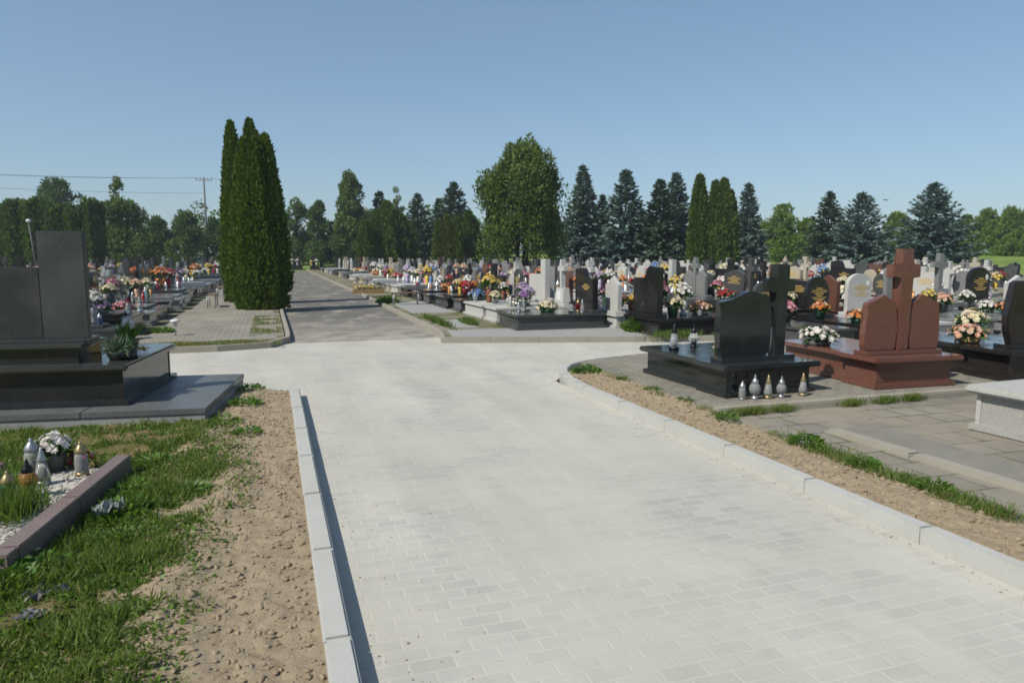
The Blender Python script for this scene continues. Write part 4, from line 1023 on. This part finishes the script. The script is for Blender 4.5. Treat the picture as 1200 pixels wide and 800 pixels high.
# big grey tomb on its platform
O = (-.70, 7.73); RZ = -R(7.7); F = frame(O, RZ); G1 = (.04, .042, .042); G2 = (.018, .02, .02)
pl = MB().box(-7, 0, 0, 2.15, -.1, .16, .008); o = pl.build('tomb_platform', 'apron'); o.location = (*O, 0); o.rotation_euler = (0, 0, RZ)
tp = MB()
for i in range(6): tp.box(-7+i*1.168, -7+(i+1)*1.168-.004+(.006 if i == 5 else 0), -.012, 2.16, .161, .222, .006)
tpo = tp.build('paving_top', 'honed', o, (.095, .098, .098))
tag(o, 'low grey stone clad platform carrying the large stepped tomb', 'platform')
t = empty('tomb', (*O, .222), RZ)
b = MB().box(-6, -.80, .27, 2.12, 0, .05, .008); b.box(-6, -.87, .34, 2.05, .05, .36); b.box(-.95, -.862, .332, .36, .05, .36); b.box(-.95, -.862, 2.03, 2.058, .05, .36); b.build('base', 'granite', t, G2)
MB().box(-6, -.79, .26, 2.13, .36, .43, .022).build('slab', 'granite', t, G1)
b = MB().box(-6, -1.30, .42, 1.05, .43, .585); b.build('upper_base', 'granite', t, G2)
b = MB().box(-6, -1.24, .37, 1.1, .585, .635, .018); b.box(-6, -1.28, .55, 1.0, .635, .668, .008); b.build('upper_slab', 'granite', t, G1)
MB().box(-1.73, -1.285, .70, .79, .668, 1.80, .006).build('column', 'honed', t, (.040, .043, .043))
MB().box(-4.4, -1.736, .715, .785, .668, 1.42, .006).build('headstone', 'honed', t, (.026, .028, .028))
tag(t, 'large dark grey stepped tomb with tall square column and wide headstone', 'tomb')
# things on it
t = empty('planter', F(-1.00, 1.02, .653)); MB().lathe([(0, 0), (.07, 0), (.10, .16), (.105, .18), (.085, .18), (0, .16)], 18).build('pot', 'obj', t, (.02, .02, .02))
Cn = npr.normal(0, .03, (70, 3))*np.array([1, 1, 0])+np.array([0, 0, .17]); quads('leaves', leaves(Cn, npr.normal(0, .35, (70, 3))+np.array([0, 0, 1]), npr.uniform(.12, .28, 70), npr.uniform(.02, .035, 70)), 'weed', t)
b = MB()
for k in range(5):
    a = k*1.4; c = (.045*math.cos(a), .045*math.sin(a), .33+.03*(k % 2))
    for q in range(3): b.blob((c[0], c[1], c[2]+q*.012), .032, 1, .12, 1.4)
b.build('petals', 'petal', t, PAL['white']); tag(t, 'black pot of white flowers and upright leaves on the large grey tomb', 'potted plant')
t = empty('planter', F(-.98, .70, .653)); MB().lathe([(0, 0), (.12, 0), (.15, .09), (.13, .1), (0, .09)], 16).build('pot', 'obj', t, (.015, .02, .02))
Cn = npr.normal(0, .07, (240, 3))*np.array([1, 1, .3])+np.array([0, 0, .11]); quads('foliage', leaves(Cn, npr.normal(0, .6, (240, 3))+np.array([0, 0, .35]), npr.uniform(.08, .19, 240), npr.uniform(.012, .03, 240)), 'spruce_dark', t)
tag(t, 'low dark bowl of spiky evergreen on the large grey tomb', 'potted plant')
o = MB().box(-.09, .09, -.06, .06, 0, .13, .01).build('flower_box', 'obj', None, (.5, .4, .22)); o.location = F(-1.16, 1.35, .653); o.rotation_euler = (0, 0, RZ); tag(o, 'small tan stone box on the large grey tomb behind the black pot', 'box')
b = MB()
for k in range(14): b.head((rnd.gauss(0, .04), rnd.gauss(0, .035), .02+rnd.random()*.05), .03, (rnd.gauss(0, .5), rnd.gauss(0, .5), 1), 6)
b2 = b.build('dried_posy', 'petal', None, PAL['yellow']); b2.location = F(-.84-.1, 1.15, .653); tag(b2, 'small wilted yellow posy lying on the large grey tomb', 'flowers')

# pink bordered plot in the turf
PO = (-1.11, 6.13); F = frame(PO, RZ); pink = (.165, .122, .112)
t = empty('grave_plot', (*PO, 0), RZ)
for nm, (x0, x1, y0, y1) in (('border', (-.115, 0, -1.0, 0)), ('border', (-.115, 0, -1.82, -1.006)), ('border', (-.98, -.865, -1.82, -.05)), ('border', (-.98, 0, -1.935, -1.825))): MB().box(x0, x1, y0, y1, -.1, .205, .006).build(nm, 'honed', t, pink)
gb = MB()
N_ = 22
gv = [[gb.bm.verts.new((-.866+.752*i/N_, -1.82+1.82*j/40, .112+.012*fbm(i*.4, j*.4, 1.0))) for i in range(N_+1)] for j in range(41)]
for j in range(40):
    for i in range(N_): gb.bm.faces.new((gv[j][i], gv[j][i+1], gv[j+1][i+1], gv[j+1][i]))
gb.build('gravel_bed', 'gravel', t); tag(t, 'low grave plot of white gravel inside pinkish granite borders in the turf', 'grave plot')
def peb(y): return None
bs = bmesh.new(); bmesh.ops.create_icosphere(bs, subdivisions=1, radius=1); Bv = np.array([v.co for v in bs.verts]); Bt = np.array([[v.index for v in f.verts] for f in bs.faces]); bs.free()
V = []; Fa = []
for k in range(900):
    x, y, z = F(rnd.uniform(-.85, -.125), rnd.uniform(-1.5, 0), .118); s = rnd.uniform(.006, .013); V.append(Bv*npr.uniform(.7, 1.2, (len(Bv), 1))*s*np.array([1.2, 1, .7])+np.array([x, y, z])); Fa.append(Bt+k*len(Bv))
me = bpy.data.meshes.new('white_pebbles'); me.from_pydata(np.concatenate(V).tolist(), [], np.concatenate(Fa).tolist()); tag(link('white_pebbles', me, 'gravel'), kind='stuff')
def P0(px, py, z):                       # point of the plot under photo pixel, on height z
    u = (px-600)/FPX; v = (400-py)/FPX; f = Vector((math.sin(YAW)*math.cos(PITCH), math.cos(YAW)*math.cos(PITCH), -math.sin(PITCH))); r = Vector((math.cos(YAW), -math.sin(YAW), 0)); d = f+r*u+r.cross(f)*v
    q = (z-CAM_H)/d.z; return (d.x*q, d.y*q, z)
near_lantern((-1.76, 6.05, .118), 'jar', 'clear', 'silver', 'tall clear lantern with a domed silver lid, farthest back on the white gravel', .95)
near_lantern((-1.63, 5.80, .118), 'cone', 'white', 'silver', 'white cone lantern with a pale lid beside the domed silver one', .8)
near_lantern((-1.42, 5.97, .118), 'jar', 'clear', 'gold', 'clear ribbed lantern with a gold lid by the pink border', .84)
near_lantern((-1.64, 5.52, .118), 'globe', 'orange', 'black', 'amber lantern with a black lid near the tall grass of the plot', .85)
near_lantern((-1.70, 5.33, .118), 'jar', 'green', 'gold', 'greenish lantern half hidden by tall grass on the gravel plot', .8)
near_bouquet((-1.64, 6.16, .118), 'potted', ('white',), 'white flower posy among the lanterns on the gravel plot', .7)
near_bouquet((-1.50, 6.22, .118), 'spray', ('red',), 'small dark red spray behind the gold lidded lantern on the gravel plot', .42)
def tallg():
    if rnd.random() < .75: x, y = -1.62+rnd.gauss(0, .09), 5.12+rnd.gauss(0, .12)
    else: x, y = -1.78+rnd.gauss(0, .06), 5.6+rnd.gauss(0, .2)
    return (x, y, .11)
grass_patch('grass', tallg, 900, (.10, .26), (.005, .010), .28)
# scraps on the turf
def scrap(name, loc, s, mat, col, label, cat, fold=.35):
    b = MB(); n = 9; vs = [[b.bm.verts.new(((i/n-.5)*s+rnd.uniform(-1, 1)*s*.03, (j/n-.5)*s*.7+rnd.uniform(-1, 1)*s*.03, s*fold*abs(mnoise.noise(Vector((i*.45, j*.5, loc[0]*9))))+.008)) for i in range(n+1)] for j in range(n+1)]
    for j in range(n):
        for i in range(n):
            if (i in (0, n-1) or j in (0, n-1)) and rnd.random() < .35: continue
            b.bm.faces.new((vs[j][i], vs[j][i+1], vs[j+1][i+1], vs[j+1][i]))
    for v in [v for v in b.bm.verts if not v.link_faces]: b.bm.verts.remove(v)
    o = b.build(name, mat, None, col); o.location = loc; o.rotation_euler = (0, 0, rnd.random()*3); return tag(o, label, cat)
scrap('plastic_scrap', (-1.12, 3.95, .07), .22, 'obj', (.05, .055, .06), 'torn dark plastic sheet crumpled on the turf below the pink bordered plot', 'rubbish')
scrap('plastic_scrap', (-1.14, 3.72, .07), .13, 'obj', (.07, .075, .085), 'small dark plastic scrap lying nearest the camera on the turf', 'rubbish')
scrap('cloth_scrap', (-1.06, 4.98, .12), .17, 'obj', (.24, .27, .26), 'crumpled pale grey wrapper among weeds against the pink border', 'rubbish', .7)
t = empty('artificial_rose', (-1.46, 4.40, .09), .4); b = MB()
for k in range(5): b.head((0, 0, .03+k*.008), .055-k*.009, (.2, -.2, 1), 7)
b.build('bloom', 'petal', t, (.35, .01, .03)); MB().tube([(0, 0, .02), (.1, .03, .01), (.2, .02, .02)], .005, 5).build('stem', 'flower_leaf', t)
b = MB(); b.leaf((.09, .03, .02), (1, .3, .15), .11, .045); b.leaf((.13, .02, .02), (.6, -.9, .2), .1, .04); b.build('leaf', 'obj', t, (.5, .52, .2)); tag(t, 'dropped dark red artificial rose at the foot of the gravel plot', 'flower')

def side_tomb(O, rz, w, ped, L, h, col, over, label, heads, body_in=.05, mat='granite'):
    """tomb whose back looks at the camera: pedestal in front, grave slab running away behind it"""
    t = empty('tomb', (*O, .102), rz)
    b = MB().box(0, w, 0, ped, 0, .06, .008); b.box(body_in, w-body_in, body_in, ped-.02, .06, h-.07); b.build('pedestal', mat, t, col)
    b = MB().box(.06, w-.06, ped+.002, L, 0, .06, .008); b.box(.06+body_in, w-.06-body_in, ped+.002, L-body_in, .06, h-.075); b.build('base', mat, t, col)
    MB().box(-over, w+over, -over, ped+.03, h-.07, h, .018).build('pedestal_slab', mat, t, col)
    MB().box(.02, w-.02, ped+.034, L+over, h-.072, h-.004, .016).build('slab', mat, t, col)
    heads(t, h, col, mat); return tag(t, label, 'tomb')
def heads_black(t, h, c, mat):
    MB().box(.10, 1.20, .22, .46, h, h+.055, .008).build('plinth', mat, t, c)
    z = h+.055; P_ = [(.15, 0), (.80, 0), (.84, .04), (.86, .35), (.84, .60), (.83, .68), (.80, .745), (.76, .755), (.70, .745), (.66, .75), (.61, .785), (.54, .795), (.46, .775), (.36, .725), (.24, .69), (.12, .675), (.10, .66), (.115, .5), (.10, .3), (.115, .12), (.14, .05)]
    MB().prism([(x, q+z) for x, q in P_], .28, .40, .012).build('headstone', mat, t, c)
    MB().prism(shift(cross_outline(.40, 1.12, .152, .86), 1.0, z), .27, .41, .01).build('cross', mat, t, c)
    MB().tube([(.885, .32, z-.01), (.885, .32, z+.12), (.895, .32, z+.34)], [.016, .01, .014], 8).build('vase_tube', 'lid', t, (.6, .58, .5))
BT = (4.98, 6.94)
side_tomb(BT, R(1.5), 1.32, .60, 1.98, .385, (.016, .019, .019), .05, 'polished black tomb with wavy headstone and plain cross, its back to the kerb', heads_black)
F = frame(BT, R(1.5))
near_lantern(F(.26, 1.50, .482), 'cone', 'clear', 'black', 'tall clear lantern with a black lid standing on the black tomb slab', 1.05)
near_lantern(F(.66, 1.62, .482), 'globe', 'clear', 'black', 'round clear lantern with a black lid on the black tomb slab', 1.0)
near_lantern(F(.70, 1.10, .482), 'jar', 'orange', 'gold', 'peach glass lantern with a gold lid beside the black headstone', 1.05)
t = near_bouquet(F(.62, .92, .482), 'spray', ('cream',), 'cream flower garland lying on the black tomb against its headstone', .48)
for x, y, kd, gl, ld, s, lab in ((5.14, 6.84, 'jar', 'clear', 'silver', 0.71, 'short clear jar lantern, first of the row on the paving below the black tomb'), (5.29, 6.81, 'globe', 'clear', 'silver', 0.91, 'fat round clear lantern in the row on the paving below the black tomb'),
    (5.47, 6.80, 'cone', 'clear', 'gold', 0.82, 'slim clear lantern with gold foot in the row below the black tomb'), (5.65, 6.79, 'globe', 'clear', 'silver', 0.80, 'small round clear lantern, fourth in the row below the black tomb'), (5.97, 6.80, 'cone', 'clear', 'gold', 0.80, 'thin clear lantern standing apart at the cross end below the black tomb')):
    near_lantern((x, y, .101), kd, gl, ld, lab, s)
def heads_red(t, h, c, mat):
    MB().box(.04, 1.21, .2, .46, h, h+.05, .008).build('plinth', mat, t, c); z = h+.05
    P_ = [(.06, 0), (.505, 0), (.53, .05), (.535, .30), (.52, .56), (.505, .60), (.455, .615), (.39, .67), (.33, .715), (.26, .69), (.17, .645), (.08, .615), (.065, .58), (.075, .40), (.05, .22), (.045, .08)]
    MB().prism([(x, q+z) for x, q in P_], .27, .38, .014).build('headstone', mat, t, c)
    MB().prism([(1.27-x-.02, q+z) for x, q in P_], .27, .38, .014).build('headstone', mat, t, c)
    MB().prism(shift(cross_outline(.42, 1.30, .16, 1.02), .625, z), .25, .40, .014).build('cross', mat, t, c)
RT = (7.07, 6.80)
side_tomb(RT, -R(4), 1.25, .62, 2.0, .40, (.125, .053, .038), .055, 'red granite tomb with twin pointed headstones and a tall red cross', heads_red)
F = frame(RT, -R(4))
near_bouquet(F(.20, 1.35, .498), 'spray', ('white', 'cream'), 'large white and cream lily spray lying on the red granite tomb', 1.0)
near_lantern(F(.95, .12, .502), 'globe', 'clear', 'silver', 'small clear lantern tucked beside the second red headstone', .5) if False else None
def heads_dark(t, h, c, mat):
    MB().box(.2, 1.25, .2, .46, h, h+.05, .008).build('plinth', mat, t, c); z = h+.05
    P_ = [(.30, 0), (1.15, 0), (1.2, .4), (1.15, .85), (.9, .9), (.6, .86), (.34, .86), (.29, .82), (.25, .6), (.21, .4), (.23, .18)]
    MB().prism([(x, q+z) for x, q in P_], .27, .38, .012).build('headstone', mat, t, c)
DT = (9.12, 6.62)
side_tomb(DT, -R(6), 1.5, .72, 2.1, .42, (.016, .013, .012), .055, 'glossy dark brown tomb with curved headstone past the red granite tomb', heads_dark)
F = frame(DT, -R(6))
near_bouquet(F(.30, .98, .521), 'spray', ('peach',), 'big white and peach rose arrangement on the glossy dark brown tomb', .95, (.35, .2, .1))
near_bouquet(F(.62, 1.25, .521), 'potted', ('cream', 'white'), 'tall cream rose bunch on the dark brown tomb behind its headstone', 1.1, (.03, .1, .04))
for x, y, lab in ((.12, .95, 'low clear bowl lantern on the dark brown tomb below the rose arrangement'), (.08, 1.75, 'bluish clear lantern on the dark brown tomb by the red headstone')): near_lantern(F(x, y, .521), 'globe', 'clear', 'silver', lab, .6)
# pale terrazzo tomb at the frame edge
t = empty('tomb', (6.58, 3.1, .046), R(2)); c = (.29, .285, .26)
MB().box(0, 2.0, 0, 2.0, 0, .07, .012).build('plinth', 'terrazzo', t, c); MB().box(.06, 1.94, .06, 1.94, .07, .375).build('base', 'terrazzo', t, c)
b = MB(); b.box(.045, .075, 1.91, 1.955, .07, .375); b.build('corner_strip', 'terrazzo', t, (.37, .365, .34)); MB().box(-.04, 2.04, -.04, 2.04, .375, .455, .025).build('slab', 'terrazzo', t, (.37, .365, .34))
tag(t, 'low pale terrazzo tomb with a thick slab at the frame edge on the old paving', 'tomb')

# benches, marigold trough
def bench(x, y, rz, label, w=1.0):
    t = empty('bench', (x, y, .085), rz); MB().box(-w/2, w/2, -.14, .14, .40, .435, .006).build('seat', 'wood', t)
    for sx in (-1, 1):
        b = MB().tube([(sx*w*.42, -.12, 0), (sx*w*.42, -.12, .4)], .018, 6); b.build('leg', 'metal', t); b = MB().tube([(sx*w*.42, .12, 0), (sx*w*.42, .12, .4)], .018, 6); b.build('leg', 'metal', t)
    return tag(t, label, 'bench')
bench(4.35, 24.4, 0, 'small plank bench on the apron at the kerb of the asphalt road')
bench(4.5, 38, 0, 'distant small bench standing in front of the roadside tombs')
bench(-1.9, 25.3, PI/2, 'small bench at the brick walk next to the arborvitae clump')
bench(-2.0, 31, PI/2, 'small bench farther along the brick walk behind the arborvitae')
t = empty('flower_trough', (4.1, 32.5, .085), 0); MB().box(-.7, .7, -.12, .12, 0, .18, .01).build('trough', 'obj', t, (.3, .2, .08)); b = MB(); bl = MB()
for k in range(60): b.head((rnd.uniform(-.66, .66), rnd.uniform(-.1, .1), .3+rnd.uniform(-.05, .06)), .06, (rnd.gauss(0, .4), rnd.gauss(0, .4), 1), 6); bl.leaf((rnd.uniform(-.66, .66), rnd.uniform(-.1, .1), .17), (rnd.gauss(0, .5), rnd.gauss(0, .5), 1), .14, .05)
b.build('petals', 'petal', t, PAL['yellow']); bl.build('leaves', 'flower_leaf', t); tag(t, 'long trough of yellow marigolds beside the kerb of the asphalt road', 'flowers')

weed(-1.42, 4.12, .07, .2, 70, 'bushy weed at the near end of the pink bordered plot', up=.9)
weed(-1.25, 4.28, .07, .16, 60, 'leafy weed beside the dropped red rose', up=.8)
weed(-1.0, 5.5, .07, .17, 60, 'weed clump in the shade of the pink granite border', up=.9)
weed(-1.0, 6.3, .07, .15, 60, 'weed at the far corner of the pink bordered plot', up=.8)
weed(-1.35, 3.3, .06, .17, 60, 'broad weed on the turf nearest the frame corner', up=.6)

# ------------------------------------------------------------------ the light summer haze
hz = MB().box(-310, 430, -70, 570, -1.6, 16); hm = bpy.data.materials.new('haze_air'); hm.use_nodes = True
for n_ in [n for n in hm.node_tree.nodes if n.type == 'BSDF_PRINCIPLED']: hm.node_tree.nodes.remove(n_)
pv = hm.node_tree.nodes.new('ShaderNodeVolumePrincipled'); pv.inputs['Density'].default_value = .0006; pv.inputs['Color'].default_value = (.86, .91, 1, 1); pv.inputs['Anisotropy'].default_value = .3
hm.node_tree.links.new(pv.outputs[0], hm.node_tree.nodes['Material Output'].inputs['Volume'])
M['haze_air'] = hm; tag(hz.build('haze', 'haze_air'), kind='stuff'); sc.cycles.volume_bounces = 0
